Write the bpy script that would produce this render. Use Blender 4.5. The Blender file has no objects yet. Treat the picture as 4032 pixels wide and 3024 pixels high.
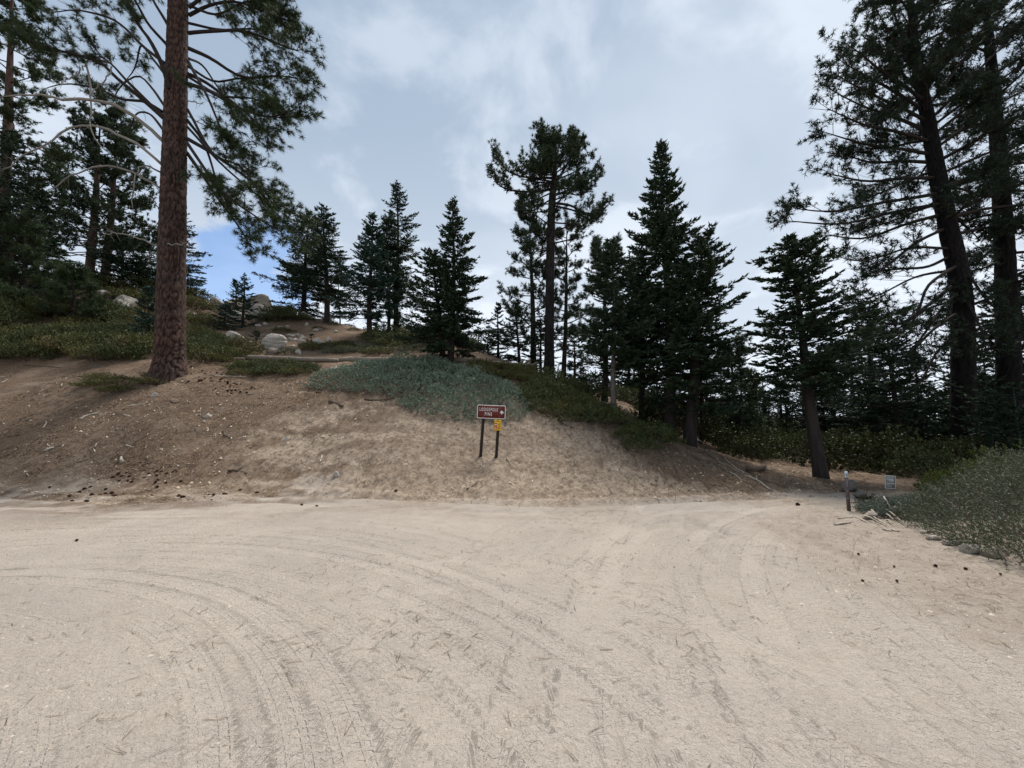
import bpy, math
import numpy as np
from mathutils import Vector

# ------------------------------------------------------------------ camera, sky, sun, exposure
scene = bpy.context.scene
COL = scene.collection
F_PX, CX, CY = 1515.0, 2016.0, 1512.0           # lens of the photograph, in its own pixels
PITCH = math.atan(188 / F_PX)
CAM_Z = 1.6
cam_d = bpy.data.cameras.new('camera')
cam = bpy.data.objects.new('camera', cam_d); COL.objects.link(cam)
cam.location = (0, 0, CAM_Z)
cam.rotation_euler = (math.pi / 2 + PITCH, 0, 0)
cam_d.sensor_width = 36.0
cam_d.lens = 36.0 * F_PX / 4032.0
cam_d.clip_start = 0.05
cam_d.clip_end = 3000
scene.camera = cam

SUN_EL, SUN_AZ = math.radians(62), math.radians(28)   # azimuth from +Y towards +X
world = bpy.data.worlds.new('World'); scene.world = world; world.use_nodes = True
wt = world.node_tree; wn = wt.nodes; wl = wt.links
for n in list(wn): wn.remove(n)
def wnode(t, **k):
    n = wn.new(t)
    for a, b in k.items(): setattr(n, a, b)
    return n
def wmath(op, a, b=None, clamp=False):
    n = wnode('ShaderNodeMath', operation=op, use_clamp=clamp)
    for i, v in enumerate((a, b)):
        if v is None: continue
        if hasattr(v, 'is_linked'): wl.new(v, n.inputs[i])
        else: n.inputs[i].default_value = v
    return n.outputs[0]
def wmix(f, a, b):
    n = wnode('ShaderNodeMix', data_type='RGBA')
    for i, v in ((0, f), (6, a), (7, b)):
        if hasattr(v, 'is_linked'): wl.new(v, n.inputs[i])
        else: n.inputs[i].default_value = v if i == 0 else (*v, 1)
    return n.outputs[2]
def wramp(v, lo, hi):
    n = wnode('ShaderNodeMapRange', interpolation_type='SMOOTHSTEP')
    wl.new(v, n.inputs[0]); n.inputs[1].default_value = lo; n.inputs[2].default_value = hi
    return n.outputs[0]
SKY_K = 10.0                                             # cloud colours below are given at strength 0.1
tc = wnode('ShaderNodeTexCoord'); sep = wnode('ShaderNodeSeparateXYZ'); wl.new(tc.outputs['Generated'], sep.inputs[0])
dz = wmath('ADD', wmath('MAXIMUM', sep.outputs[2], 0.0), 0.22)
comb = wnode('ShaderNodeCombineXYZ')
wl.new(wmath('DIVIDE', sep.outputs[0], dz), comb.inputs[0]); wl.new(wmath('DIVIDE', sep.outputs[1], dz), comb.inputs[1])
comb.inputs[2].default_value = 3.3
def wnoise(scale, detail, rough, dist, off=(0, 0, 0)):
    m = wnode('ShaderNodeMapping'); wl.new(comb.outputs[0], m.inputs[0]); m.inputs['Location'].default_value = off
    n = wnode('ShaderNodeTexNoise'); wl.new(m.outputs[0], n.inputs['Vector'])
    n.inputs['Scale'].default_value = scale; n.inputs['Detail'].default_value = detail
    n.inputs['Roughness'].default_value = rough; n.inputs['Distortion'].default_value = dist
    return n.outputs['Fac']
n1 = wnoise(0.85, 4, 0.5, 0.4, (2.1, 0.6, 0)); n2 = wnoise(2.6, 6, 0.55, 0.3, (0.3, 4.4, 0))
nis = wnode('ShaderNodeTexSky', sky_type='NISHITA', sun_disc=False, sun_elevation=SUN_EL, sun_rotation=SUN_AZ)
# brightness of the cloud sheet: thin places bright, thick places grey blue, paler towards the horizon and the hidden sun
sdir = Vector((math.sin(SUN_AZ) * math.cos(SUN_EL), math.cos(SUN_AZ) * math.cos(SUN_EL), math.sin(SUN_EL)))
def wdot(v):
    n = wnode('ShaderNodeVectorMath', operation='DOT_PRODUCT'); wl.new(tc.outputs['Generated'], n.inputs[0])
    n.inputs[1].default_value = v; return n.outputs['Value']
glow = wramp(wdot(sdir), 0.60, 1.0)
low = wramp(sep.outputs[2], 0.74, 0.18)
thin = wmath('ADD', wmath('MULTIPLY', wramp(n1, 0.42, 0.68), 0.34), wmath('MULTIPLY', wramp(n2, 0.46, 0.62), 0.36))
thin = wmath('ADD', wmath('ADD', thin, wmath('MULTIPLY', glow, 0.16)), wmath('MULTIPLY', low, 0.66), True)
g = SKY_K
cloud = wmix(thin, (0.272 * g, 0.352 * g, 0.462 * g), (0.66 * g, 0.72 * g, 0.80 * g))
# a gap in the cloud low over the ridge, behind the big pine
gx, gy = (905 - CX) / F_PX, (CY - 1010) / F_PX
gap_dir = Vector((gx, math.cos(PITCH) - gy * math.sin(PITCH), math.sin(PITCH) + gy * math.cos(PITCH))).normalized()
gap = wmath('ADD', wdot(gap_dir), wmath('MULTIPLY', wmath('SUBTRACT', n2, 0.5), 0.05))
gap = wmath('MULTIPLY', wramp(gap, 0.990, 0.997), 0.78)
gap2_dir = Vector((-0.86, 0.40, 0.22)).normalized()
gap2 = wramp(wmath('ADD', wdot(gap2_dir), wmath('MULTIPLY', wmath('SUBTRACT', n1, 0.5), 0.08)), 0.95, 0.985)
blue = wnode('ShaderNodeVectorMath', operation='MULTIPLY'); wl.new(nis.outputs[0], blue.inputs[0]); blue.inputs[1].default_value = (0.95, 1.15, 1.35)
skyc = wmix(wmath('MAXIMUM', gap, wmath('MULTIPLY', gap2, 0.12)), cloud, (1, 1, 1))
wl.new(blue.outputs[0], skyc.node.inputs[7])
bg = wnode('ShaderNodeBackground'); wl.new(skyc, bg.inputs[0]); bg.inputs[1].default_value = 0.10
wo = wnode('ShaderNodeOutputWorld'); wl.new(bg.outputs[0], wo.inputs[0])

sun_d = bpy.data.lights.new('sun', 'SUN'); sun = bpy.data.objects.new('sun', sun_d); COL.objects.link(sun)
sun_d.energy = 4.1; sun_d.angle = math.radians(18); sun_d.color = (1.0, 0.96, 0.91)
sun.rotation_euler = (-sdir).to_track_quat('-Z', 'Y').to_euler()
vs = scene.view_settings
vs.view_transform = 'Standard'; vs.look = 'None'; vs.gamma = 1.0; vs.exposure = 0.42; vs.use_curve_mapping = False

# ------------------------------------------------------------------ helpers
rng = np.random.default_rng(7)
def ray(u, v):
    x, y = (u - CX) / F_PX, (CY - v) / F_PX
    return np.array([x, math.cos(PITCH) - y * math.sin(PITCH), math.sin(PITCH) + y * math.cos(PITCH)])
def W(u, v, Y):
    d = ray(u, v); return np.array([0, 0, CAM_Z]) + d * (Y / d[1])
def unit(a): return a / np.maximum(np.linalg.norm(a, axis=-1, keepdims=True), 1e-9)
def sstep(x, a, b):
    t = np.clip((x - a) / (b - a), 0, 1); return t * t * (3 - 2 * t)
def _hash(ix, iy, s):
    h = (ix.astype(np.int64) * 374761393 + iy.astype(np.int64) * 668265263 + s * 974634541) & 0xffffffff
    h = ((h ^ (h >> 13)) * 1274126177) & 0xffffffff
    h = (h ^ (h >> 16)) & 0xffffffff
    return h / 4294967295.0
def vnoise(x, y, s=0):
    ix, iy = np.floor(x), np.floor(y); fx, fy = x - ix, y - iy
    fx = fx * fx * (3 - 2 * fx); fy = fy * fy * (3 - 2 * fy)
    a, b, c, d = _hash(ix, iy, s), _hash(ix + 1, iy, s), _hash(ix, iy + 1, s), _hash(ix + 1, iy + 1, s)
    return (a * (1 - fx) + b * fx) * (1 - fy) + (c * (1 - fx) + d * fx) * fy
def fbm(x, y, s=0, o=4):
    r, a, t = 0, 1.0, 0
    for i in range(o):
        r = r + a * vnoise(x, y, s + i * 17); t += a; a *= 0.5; x = x * 2.03 + 11.3; y = y * 2.03 + 5.7
    return r / t
def worley(x, y, s=0, wrap=None):
    ix, iy = np.floor(x), np.floor(y); f1 = np.full(x.shape, 9.0); f2 = f1.copy()
    for dx in (-1, 0, 1):
        for dy in (-1, 0, 1):
            cx, cy = ix + dx, iy + dy
            hx = np.mod(cx, wrap) if wrap else cx
            px, py = cx + 0.15 + 0.7 * _hash(hx, cy, s), cy + 0.15 + 0.7 * _hash(hx, cy, s + 5)
            d = np.hypot(x - px, y - py)
            f2 = np.minimum(np.maximum(f1, d), f2); f1 = np.minimum(f1, d)
    return f1, f2

def mesh(name, V, faces, mat, attrs=None, smooth=False):
    """faces: an (n,3) or (n,4) index array or a list of such arrays"""
    V = np.asarray(V, np.float32)
    fl = faces if isinstance(faces, list) else [faces]
    fl = [np.asarray(f, np.int32) for f in fl if len(f)]
    me = bpy.data.meshes.new(name)
    me.vertices.add(len(V)); me.vertices.foreach_set('co', V.ravel())
    idx = np.concatenate([f.ravel() for f in fl]); tot = np.concatenate([np.full(len(f), f.shape[1], np.int32) for f in fl])
    me.loops.add(len(idx)); me.loops.foreach_set('vertex_index', idx)
    me.polygons.add(len(tot)); me.polygons.foreach_set('loop_start', np.concatenate([[0], np.cumsum(tot)[:-1]]).astype(np.int32))
    if smooth: me.polygons.foreach_set('use_smooth', np.ones(len(tot), bool))
    me.update(calc_edges=True)
    for k, a in (attrs or {}).items():
        at = me.attributes.new(k, 'FLOAT', 'POINT'); at.data.foreach_set('value', np.asarray(a, np.float32))
    if mat: me.materials.append(mat)
    return me
def obj(name, me, parent=None, loc=None):
    o = bpy.data.objects.new(name, me); COL.objects.link(o)
    if parent is not None: o.parent = parent
    if loc is not None: o.location = loc
    return o
def empty(name, loc):
    o = bpy.data.objects.new(name, None); COL.objects.link(o); o.location = loc; o.empty_display_size = 0.2; return o
def tag(o, label, cat, group=None):
    o['label'] = label; o['category'] = cat
    if group: o['group'] = group
    return o
class Geo:
    def __init__(s): s.V = []; s.F3 = []; s.F4 = []; s.A = []; s.n = 0
    def add(s, V, F3=None, F4=None, var=None):
        V = np.asarray(V, float).reshape(-1, 3)
        if F3 is not None and len(F3): s.F3.append(np.asarray(F3) + s.n)
        if F4 is not None and len(F4): s.F4.append(np.asarray(F4) + s.n)
        s.V.append(V); s.A.append(np.zeros(len(V)) if var is None else np.broadcast_to(var, (len(V),))); s.n += len(V)
        return s
    def build(s, name, mat, smooth=False):
        f = []
        if s.F3: f.append(np.concatenate(s.F3))
        if s.F4: f.append(np.concatenate(s.F4))
        return mesh(name, np.concatenate(s.V), f, mat, {'var': np.concatenate(s.A)}, smooth)
def smooth_path(c, n):
    c = np.asarray(c, float); k = len(c)
    if k == 2: t = np.linspace(0, 1, n)[:, None]; return c[0] * (1 - t) + c[1] * t
    e = np.vstack([2 * c[0] - c[1], c, 2 * c[-1] - c[-2]])
    t = np.linspace(0, k - 1 - 1e-6, n); i = t.astype(int); f = (t - i)[:, None]
    p0, p1, p2, p3 = e[i], e[i + 1], e[i + 2], e[i + 3]
    return 0.5 * (2 * p1 + (p2 - p0) * f + (2 * p0 - 5 * p1 + 4 * p2 - p3) * f ** 2 + (3 * p1 - p0 - 3 * p2 + p3) * f ** 3)
def tube(geo, P, R, sides=6, cap=True, rough=0.0, g=None, var=0.0):
    P = np.asarray(P, float); n = len(P); R = np.broadcast_to(np.asarray(R, float), (n,))
    T = unit(np.gradient(P, axis=0)); ref = np.array([0, 0, 1.0]) if abs(T[:, 2]).mean() < 0.8 else np.array([1.0, 0, 0])
    A = unit(np.cross(T, ref)); B = np.cross(T, A)
    th = np.arange(sides) / sides * 2 * np.pi
    rr = R[:, None] * (1 + (rough * g.standard_normal((n, sides)) if rough else 0))
    V = P[:, None] + rr[..., None] * (np.cos(th)[None, :, None] * A[:, None] + np.sin(th)[None, :, None] * B[:, None])
    i = np.arange(n - 1)[:, None] * sides; j = np.arange(sides)[None]; k = (j + 1) % sides
    Q = np.stack([i + j, i + k, i + sides + k, i + sides + j], -1).reshape(-1, 4)
    V = V.reshape(-1, 3); F3 = None
    if cap:
        V = np.vstack([V, P[0], P[-1]]); a, b = n * sides, n * sides + 1; jj = np.arange(sides); kk = (jj + 1) % sides
        F3 = np.vstack([np.stack([np.full(sides, a), kk, jj], -1), np.stack([np.full(sides, b), (n - 1) * sides + jj, (n - 1) * sides + kk], -1)])
    geo.add(V, F3, Q, var)
def box(geo, c, s, R=None, bev=0.0):
    x, y, z = np.asarray(s, float) / 2
    V = np.array([[a * x, b * y, d * z] for a in (-1, 1) for b in (-1, 1) for d in (-1, 1)], float)
    if R is not None: V = V @ np.asarray(R).T
    geo.add(V + np.asarray(c), None, [[0, 1, 3, 2], [4, 6, 7, 5], [0, 4, 5, 1], [2, 3, 7, 6], [0, 2, 6, 4], [1, 5, 7, 3]])
def blades(geo, O, D, L, w, r, var=None):
    """thin triangular needles or leaves: origins, directions"""
    n = len(O)
    if n == 0: return
    S = unit(np.cross(D, r.standard_normal((n, 3)))) * (np.broadcast_to(w, (n,)) / 2)[:, None]
    V = np.stack([O - S, O + S, O + D * np.broadcast_to(L, (n,))[:, None]], 1).reshape(-1, 3)
    F = np.arange(3 * n).reshape(-1, 3)
    v = r.random(n) if var is None else var
    geo.add(V, F, None, np.repeat(v, 3))
def leaves(geo, O, D, L, w, r, var=None):
    """rhombic leaves"""
    n = len(O)
    S = unit(np.cross(D, r.standard_normal((n, 3)))) * (np.broadcast_to(w, (n,)) / 2)[:, None]
    L = np.broadcast_to(L, (n,))[:, None]
    V = np.stack([O, O + D * L * 0.5 + S, O + D * L, O + D * L * 0.5 - S], 1).reshape(-1, 3)
    v = r.random(n) if var is None else var
    geo.add(V, None, np.arange(4 * n).reshape(-1, 4), np.repeat(v, 4))

# ------------------------------------------------------------------ materials
def new_mat(name):
    m = bpy.data.materials.new(name); m.use_nodes = True
    return m, m.node_tree.nodes, m.node_tree.links, m.node_tree.nodes['Principled BSDF']
class NT:
    def __init__(s, m): s.n = m.node_tree.nodes; s.l = m.node_tree.links
    def node(s, t, ins=None, **k):
        n = s.n.new(t)
        for a, b in k.items(): setattr(n, a, b)
        for i, v in (ins or {}).items():
            if hasattr(v, 'is_linked'): s.l.new(v, n.inputs[i])
            else: n.inputs[i].default_value = v
        return n
    def mix(s, f, a, b, blend='MIX'):
        q = lambda c: c if hasattr(c, 'is_linked') else (*c, 1)
        return s.node('ShaderNodeMix', {0: f, 6: q(a), 7: q(b)}, data_type='RGBA', blend_type=blend).outputs[2]
    def math(s, op, a, b=0.0, clamp=False): return s.node('ShaderNodeMath', {0: a, 1: b}, operation=op, use_clamp=clamp).outputs[0]
    def ramp(s, v, lo, hi): return s.node('ShaderNodeMapRange', {0: v, 1: lo, 2: hi}, interpolation_type='SMOOTHSTEP').outputs[0]
    def noise(s, scale, detail=3, rough=0.5, dist=0.0, vec=None):
        i = {'Scale': scale, 'Detail': detail, 'Roughness': rough, 'Distortion': dist}
        if vec is not None: i['Vector'] = vec
        return s.node('ShaderNodeTexNoise', i).outputs['Fac']
    def attr(s, name): return s.node('ShaderNodeAttribute', attribute_name=name).outputs['Fac']
    def coord(s, sc=(1, 1, 1)):
        t = s.node('ShaderNodeTexCoord').outputs['Object']
        return s.node('ShaderNodeMapping', {0: t, 'Scale': sc}).outputs[0]
    def bump(s, h, strength=0.5, dist=0.02, normal=None):
        i = {'Strength': strength, 'Distance': dist, 'Height': h}
        if normal is not None: i['Normal'] = normal
        return s.node('ShaderNodeBump', i).outputs[0]
def foliage(name, a, b, c=None, trans=0.15, rough=0.55):
    """leaf colour varies leaf by leaf (var) and clump by clump"""
    m, n, l, p = new_mat(name); t = NT(m)
    col = t.mix(t.attr('var'), a, b)
    if c is not None: col = t.mix(t.ramp(t.noise(1.6, 2, vec=t.coord()), 0.45, 0.7), col, c)
    l.new(col, p.inputs['Base Color']); p.inputs['Roughness'].default_value = rough
    p.inputs['Specular IOR Level'].default_value = 0.12
    if trans:
        tr = t.node('ShaderNodeBsdfTranslucent', {0: col}); mx = t.node('ShaderNodeMixShader', {0: trans})
        l.new(p.outputs[0], mx.inputs[1]); l.new(tr.outputs[0], mx.inputs[2]); l.new(mx.outputs[0], n['Material Output'].inputs[0])
    return m
def bark(name, plate, furrow, tint, sc=1.0):
    m, n, l, p = new_mat(name); t = NT(m)
    v = t.coord((7 * sc, 7 * sc, 1.8 * sc))
    f = t.noise(1.0, 5, 0.6, 0.5, v)
    big = t.noise(0.8, 2, vec=t.coord())
    col = t.mix(t.ramp(f, 0.36, 0.62), tuple(.55 * a + .45 * b for a, b in zip(furrow, plate)), t.mix(t.ramp(big, 0.4, 0.65), plate, tint))
    col = t.mix(t.attr('var'), col, furrow)
    l.new(col, p.inputs['Base Color']); p.inputs['Roughness'].default_value = 0.9; p.inputs['Specular IOR Level'].default_value = 0.15
    l.new(t.bump(f, 0.9, 0.04), p.inputs['Normal'])
    return m
def plain(name, col, rough=0.6, var=0.0, scale=8.0, spec=0.3):
    m, n, l, p = new_mat(name); t = NT(m)
    if var:
        f = t.noise(scale, 4, 0.6); d = tuple(c * (1 - var) for c in col)
        l.new(t.mix(t.ramp(f, 0.35, 0.65), d, col), p.inputs['Base Color']); l.new(t.bump(f, 0.25, 0.004), p.inputs['Normal'])
    else: p.inputs['Base Color'].default_value = (*col, 1)
    p.inputs['Roughness'].default_value = rough; p.inputs['Specular IOR Level'].default_value = spec
    return m
M = {}
M['pine'] = foliage('pine_needles', (0.016, 0.030, 0.014), (0.062, 0.086, 0.032), (0.034, 0.052, 0.024))
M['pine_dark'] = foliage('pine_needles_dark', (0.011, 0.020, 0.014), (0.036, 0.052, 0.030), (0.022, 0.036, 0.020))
M['pine_far'] = foliage('pine_needles_grey', (0.022, 0.038, 0.020), (0.050, 0.072, 0.036))
M['fir'] = foliage('fir_needles', (0.012, 0.025, 0.016), (0.048, 0.074, 0.042), (0.030, 0.048, 0.022), trans=0.08)
M['fir_blue'] = foliage('fir_needles_blue', (0.020, 0.044, 0.034), (0.050, 0.090, 0.066), trans=0.08)
M['bark_red'] = bark('bark_red', (0.102, 0.058, 0.044), (0.018, 0.012, 0.010), (0.074, 0.052, 0.044))
M['bark_grey'] = bark('bark_grey', (0.040, 0.032, 0.028), (0.012, 0.010, 0.009), (0.032, 0.027, 0.024))
M['bark_black'] = bark('bark_black', (0.015, 0.012, 0.011), (0.006, 0.005, 0.005), (0.012, 0.010, 0.010))
M['bark_pale'] = bark('bark_pale', (0.150, 0.135, 0.120), (0.055, 0.048, 0.042), (0.110, 0.100, 0.090), 1.4)
M['limb'] = bark('limb_bark', (0.034, 0.027, 0.024), (0.013, 0.010, 0.009), (0.028, 0.023, 0.021), 2.0)
M['dead'] = bark('dead_wood', (0.28, 0.26, 0.235), (0.11, 0.10, 0.09), (0.19, 0.172, 0.155), 3.0)
M['stick'] = bark('bleached_stick', (0.50, 0.45, 0.38), (0.24, 0.20, 0.16), (0.42, 0.36, 0.29), 6.0)
M['stick_dark'] = bark('brown_stick', (0.16, 0.12, 0.09), (0.05, 0.038, 0.03), (0.11, 0.085, 0.065), 6.0)
M['olive'] = foliage('manzanita_leaves', (0.055, 0.062, 0.020), (0.125, 0.125, 0.045), (0.090, 0.075, 0.030), trans=0.12)
M['green'] = foliage('green_shrub_leaves', (0.038, 0.052, 0.020), (0.090, 0.105, 0.040), (0.060, 0.066, 0.026), trans=0.12)
M['yellow'] = foliage('yellow_shrub_leaves', (0.022, 0.027, 0.010), (0.062, 0.065, 0.020), (0.032, 0.038, 0.014), trans=0.1)  # yellow-green leaves darkened, forest shade put into the leaf colour
M['bright'] = foliage('bright_shrub_leaves', (0.055, 0.076, 0.018), (0.140, 0.155, 0.038), trans=0.15)
M['blue'] = foliage('blue_shrub_leaves', (0.075, 0.108, 0.072), (0.235, 0.290, 0.212), (0.140, 0.182, 0.130), trans=0.08)
M['grey'] = foliage('grey_shrub_leaves', (0.056, 0.065, 0.038), (0.145, 0.154, 0.100), (0.090, 0.100, 0.058), trans=0.08)
M['bluegrey'] = foliage('bluish_grey_leaves', (0.072, 0.090, 0.066), (0.185, 0.205, 0.155), trans=0.08)
M['stem'] = plain('shrub_stems', (0.10, 0.062, 0.048), 0.8, 0.5)
M['needle_litter'] = foliage('dead_needles', (0.050, 0.034, 0.024), (0.230, 0.155, 0.095), trans=0.0, rough=0.8)
M['chips'] = foliage('wood_chips', (0.22, 0.17, 0.12), (0.60, 0.54, 0.45), trans=0.0, rough=0.8)
M['cone'] = foliage('cone_scales', (0.045, 0.022, 0.014), (0.110, 0.055, 0.036), trans=0.0, rough=0.75)
def rock_mat(name, a, b, c):
    m, n, l, p = new_mat(name); t = NT(m)
    st = t.noise(1.3, 5, 0.6, 0.8, t.coord((1, 1, 3))); fine = t.noise(9, 4, 0.65); sp = t.noise(40, 2, 0.5)
    col = t.mix(t.ramp(st, 0.38, 0.62), a, b); col = t.mix(t.ramp(fine, 0.55, 0.72), col, c)
    col = t.mix(t.math('MULTIPLY', t.ramp(sp, 0.55, 0.7), 0.4), col, (0.10, 0.095, 0.085))
    l.new(col, p.inputs['Base Color']); p.inputs['Roughness'].default_value = 0.9; p.inputs['Specular IOR Level'].default_value = 0.2
    l.new(t.bump(t.math('ADD', t.math('MULTIPLY', st, 1.0), t.math('MULTIPLY', fine, 0.4)), 0.7, 0.06), p.inputs['Normal'])
    return m
M['granite'] = rock_mat('pale_granite', (0.42, 0.38, 0.33), (0.30, 0.27, 0.235), (0.20, 0.18, 0.155))
M['granite_dark'] = rock_mat('shaded_granite', (0.13, 0.12, 0.105), (0.095, 0.088, 0.078), (0.06, 0.055, 0.05))  # pale granite scaled darker, the shade put into its colour
M['granite_tan'] = rock_mat('tan_granite', (0.30, 0.25, 0.20), (0.22, 0.19, 0.155), (0.14, 0.12, 0.10))

# ------------------------------------------------------------------ terrain
FOOT = [(-500, 1915), (0, 1940), (300, 1952), (600, 1966), (900, 1958), (1200, 1945), (1500, 1955), (2000, 1975), (2500, 1968), (2800, 1958), (3100, 1945), (3300, 1940)]
def flat_hit(u, v):
    d = ray(u, v); k = -CAM_Z / d[2]; return d[0] * k, d[1] * k
_f = np.array([flat_hit(*p) for p in FOOT])
FX = np.concatenate([[-60, -25], _f[:, 0], [12, 16, 60]]); FY = np.concatenate([[10.5, 11.0], _f[:, 1], [10.3, 10.6, 10.6]])
def foot(X): return np.interp(X, FX, FY)
CTRL = [(u, v, y) for u, v, y in [
    # lower and middle of the bank
    (0, 1800, 12.0), (300, 1700, 13.2), (-500, 1650, 14), (600, 1800, 12.0), (700, 1650, 13.7), (1000, 1800, 11.8), (1100, 1650, 13.6), (1300, 1850, 10.9),
    (1500, 1760, 11.9), (1500, 1620, 14.0), (1800, 1700, 13.0), (1900, 1802, 12.35), (1700, 1880, 10.6), (2150, 1800, 12.2), (2150, 1680, 13.8), (2300, 1880, 10.9),
    (2450, 1760, 12.7), (2600, 1860, 11.4), (2800, 1850, 11.9), (3000, 1895, 11.4), (3150, 1905, 11.6),
    # shelf above the bank
    (0, 1500, 16.6), (350, 1480, 16.6), (670, 1492, 16.0), (1000, 1500, 17.0), (1250, 1480, 17.4), (1450, 1540, 15.6), (1700, 1590, 14.8), (2000, 1620, 14.6), (2250, 1630, 14.7), (2400, 1655, 14.9),
    (0, 1400, 18.6), (400, 1390, 19), (900, 1420, 20), (1100, 1412, 21.2), (1400, 1412, 21.5), (1700, 1412, 21.6), (2000, 1420, 21.6), (1770, 1436, 20), (2100, 1500, 19),
    (2160, 1492, 25), (2230, 1496, 26), (2300, 1560, 20), (2415, 1645, 16.5), (2530, 1645, 19), (2640, 1732, 16.5), (2712, 1745, 15.5), (2895, 1768, 20),
    # upper hillside and crest
    (-400, 1250, 26), (100, 1235, 22.5), (280, 1292, 22), (100, 1180, 28), (430, 1195, 30), (300, 1110, 36), (600, 1130, 35), (750, 1170, 35), (900, 1320, 27), (950, 1290, 31), (960, 1228, 35), (1060, 1236, 35), (850, 1200, 35),
    (1070, 1355, 26), (1170, 1320, 28.5), (1190, 1240, 34), (1287, 1267, 32), (1455, 1345, 27), (1560, 1306, 30), (1370, 1300, 31), (1370, 1325, 38), (1250, 1290, 38), (1700, 1345, 27), (1900, 1395, 25), (2040, 1440, 24),
    # right-hand forest floor
    (3240, 1892, 12.9), (3370, 1895, 13), (3540, 1812, 20), (3790, 1830, 17), (3960, 1815, 18), (3400, 1800, 25), (3100, 1775, 27), (4400, 1800, 20)]]
_pts = [W(u, v, y) for u, v, y in CTRL]
for x in np.arange(-16, 17, 4.0):
    for y in (-12, -4, 2, 6): _pts.append(np.array([x, y, 0]))
for x in np.arange(-20, 13, 2.5): _pts.append(np.array([x, foot(x), 0.02]))
for x, y, z in [(-40, 0, 3), (-40, 15, 9), (-45, 40, 18), (-20, 46, 12.0), (-30, 44, 13.8), (-34, 40, 15.0), (-8, 48, 10), (2, 44, 6.2), (10, 40, 4.0), (20, 45, 1.6), (34, 40, 0.4), (30, 20, 0.2), (24, 8, 0), (30, -5, 0), (14, 30, 2.2),
                (-50, 70, 16), (-20, 70, 10), (0, 66, 6.5), (16, 70, 4), (45, 75, 1.5), (6, 35, 4.6)]: _pts.append(np.array([x, y, z], float))
_pts = np.array(_pts)
def _tps_fit(P, lam):
    n = len(P); d = np.hypot(P[:, None, 0] - P[None, :, 0], P[:, None, 1] - P[None, :, 1])
    K = np.where(d > 0, d * d * np.log(d + 1e-12), 0) + lam * np.eye(n)
    Q = np.hstack([np.ones((n, 1)), P[:, :2]]); A = np.zeros((n + 3, n + 3)); A[:n, :n] = K; A[:n, n:] = Q; A[n:, :n] = Q.T
    return np.linalg.solve(A, np.concatenate([P[:, 2], np.zeros(3)]))
_w = _tps_fit(_pts, 2.0)
def height(X, Y):
    X = np.asarray(X, float); Y = np.asarray(Y, float); sh = X.shape; x = np.clip(X.ravel(), -55, 50); y = np.clip(Y.ravel(), -15, 78)
    out = np.empty(len(x))
    for i in range(0, len(x), 20000):
        a, b = x[i:i + 20000], y[i:i + 20000]
        d2 = (a[:, None] - _pts[None, :, 0]) ** 2 + (b[:, None] - _pts[None, :, 1]) ** 2
        out[i:i + 20000] = (0.5 * d2 * np.log(d2 + 1e-12)) @ _w[:-3] + _w[-3] + _w[-2] * a + _w[-1] * b
    out = out.reshape(sh)
    far = sstep(np.maximum(Y - 60, np.abs(X) - 45), 0, 60)
    out = out * (1 - far) + 1.0 * far
    beyond = Y - foot(X)
    left = sstep(-X, 14, 24)
    m = sstep(beyond + .9 * (vnoise(X * .45, Y * .45, 301) - .5), -1.0, 2.4) * (1 - left) + left * sstep(beyond, -6, 1.6)
    return np.where(X > 10, out * sstep(beyond, -2, 4), np.maximum(out, -0.15) * m)
def ground(u, v):
    """where the sight line of a pixel meets the terrain"""
    d = ray(u, v); y = np.concatenate([np.arange(1.0, 20, 0.03), np.arange(20, 90, 0.1)]); x = d[0] / d[1] * y; z = CAM_Z + d[2] / d[1] * y
    below = np.nonzero(z < height(x, y))[0]
    i = below[0] if len(below) else len(y) - 1
    return np.array([x[i], y[i], float(height(x[i:i + 1], y[i:i + 1])[0])])
def hz(x, y): return float(height(np.array([x]), np.array([y]))[0])
def poly_soft(X, Y, poly, soft):
    """1 inside a polygon of the ground, 0 outside, soft edge in metres"""
    P = np.asarray(poly)[:, :2]; inside = np.zeros(X.shape, bool); dist = np.full(X.shape, 1e9)
    for (ax, ay), (bx, by) in zip(P, np.roll(P, -1, 0)):
        c = ((ay > Y) != (by > Y)) & (X < (bx - ax) * (Y - ay) / (by - ay + 1e-12) + ax); inside ^= c
        t = np.clip(((X - ax) * (bx - ax) + (Y - ay) * (by - ay)) / ((bx - ax) ** 2 + (by - ay) ** 2 + 1e-12), 0, 1)
        dist = np.minimum(dist, np.hypot(X - ax - t * (bx - ax), Y - ay - t * (by - ay)))
    s = np.where(inside, dist, -dist); return sstep(s, -soft, soft)
TRACKS = []   # centre, radius, width, strength of the tyre tracks pressed into the sand
for c, rs_ in (((-5.5, -0.9), (3.2, 3.45, 3.95, 4.3, 4.62, 5.0, 5.35, 5.6)), ((-5.2, -1.2), (5.95, 6.3, 6.6, 7.0, 7.4)), ((-6.2, -1.6), (8.3, 8.7, 9.3)), ((10.0, .5), (7.2, 7.6, 8.0, 8.35, 8.75, 9.1)), ((10.4, .1), (9.7, 10.0, 10.35, 10.7)),
               ((12.5, -.2), (12.3, 12.75)), ((14.5, .3), (14.3, 15.0, 15.9)), ((20, -1), (18.9, 19.7, 20.9)), ((1, 24.5), (16.6,))):
    for r0_ in rs_: TRACKS.append((*c, r0_, .21 + .05 * ((r0_ * 7.3) % 1), (.5 + .5 * ((r0_ * 3.7) % 1)) * (.7 if c[0] > 12 else 1)))
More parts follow.
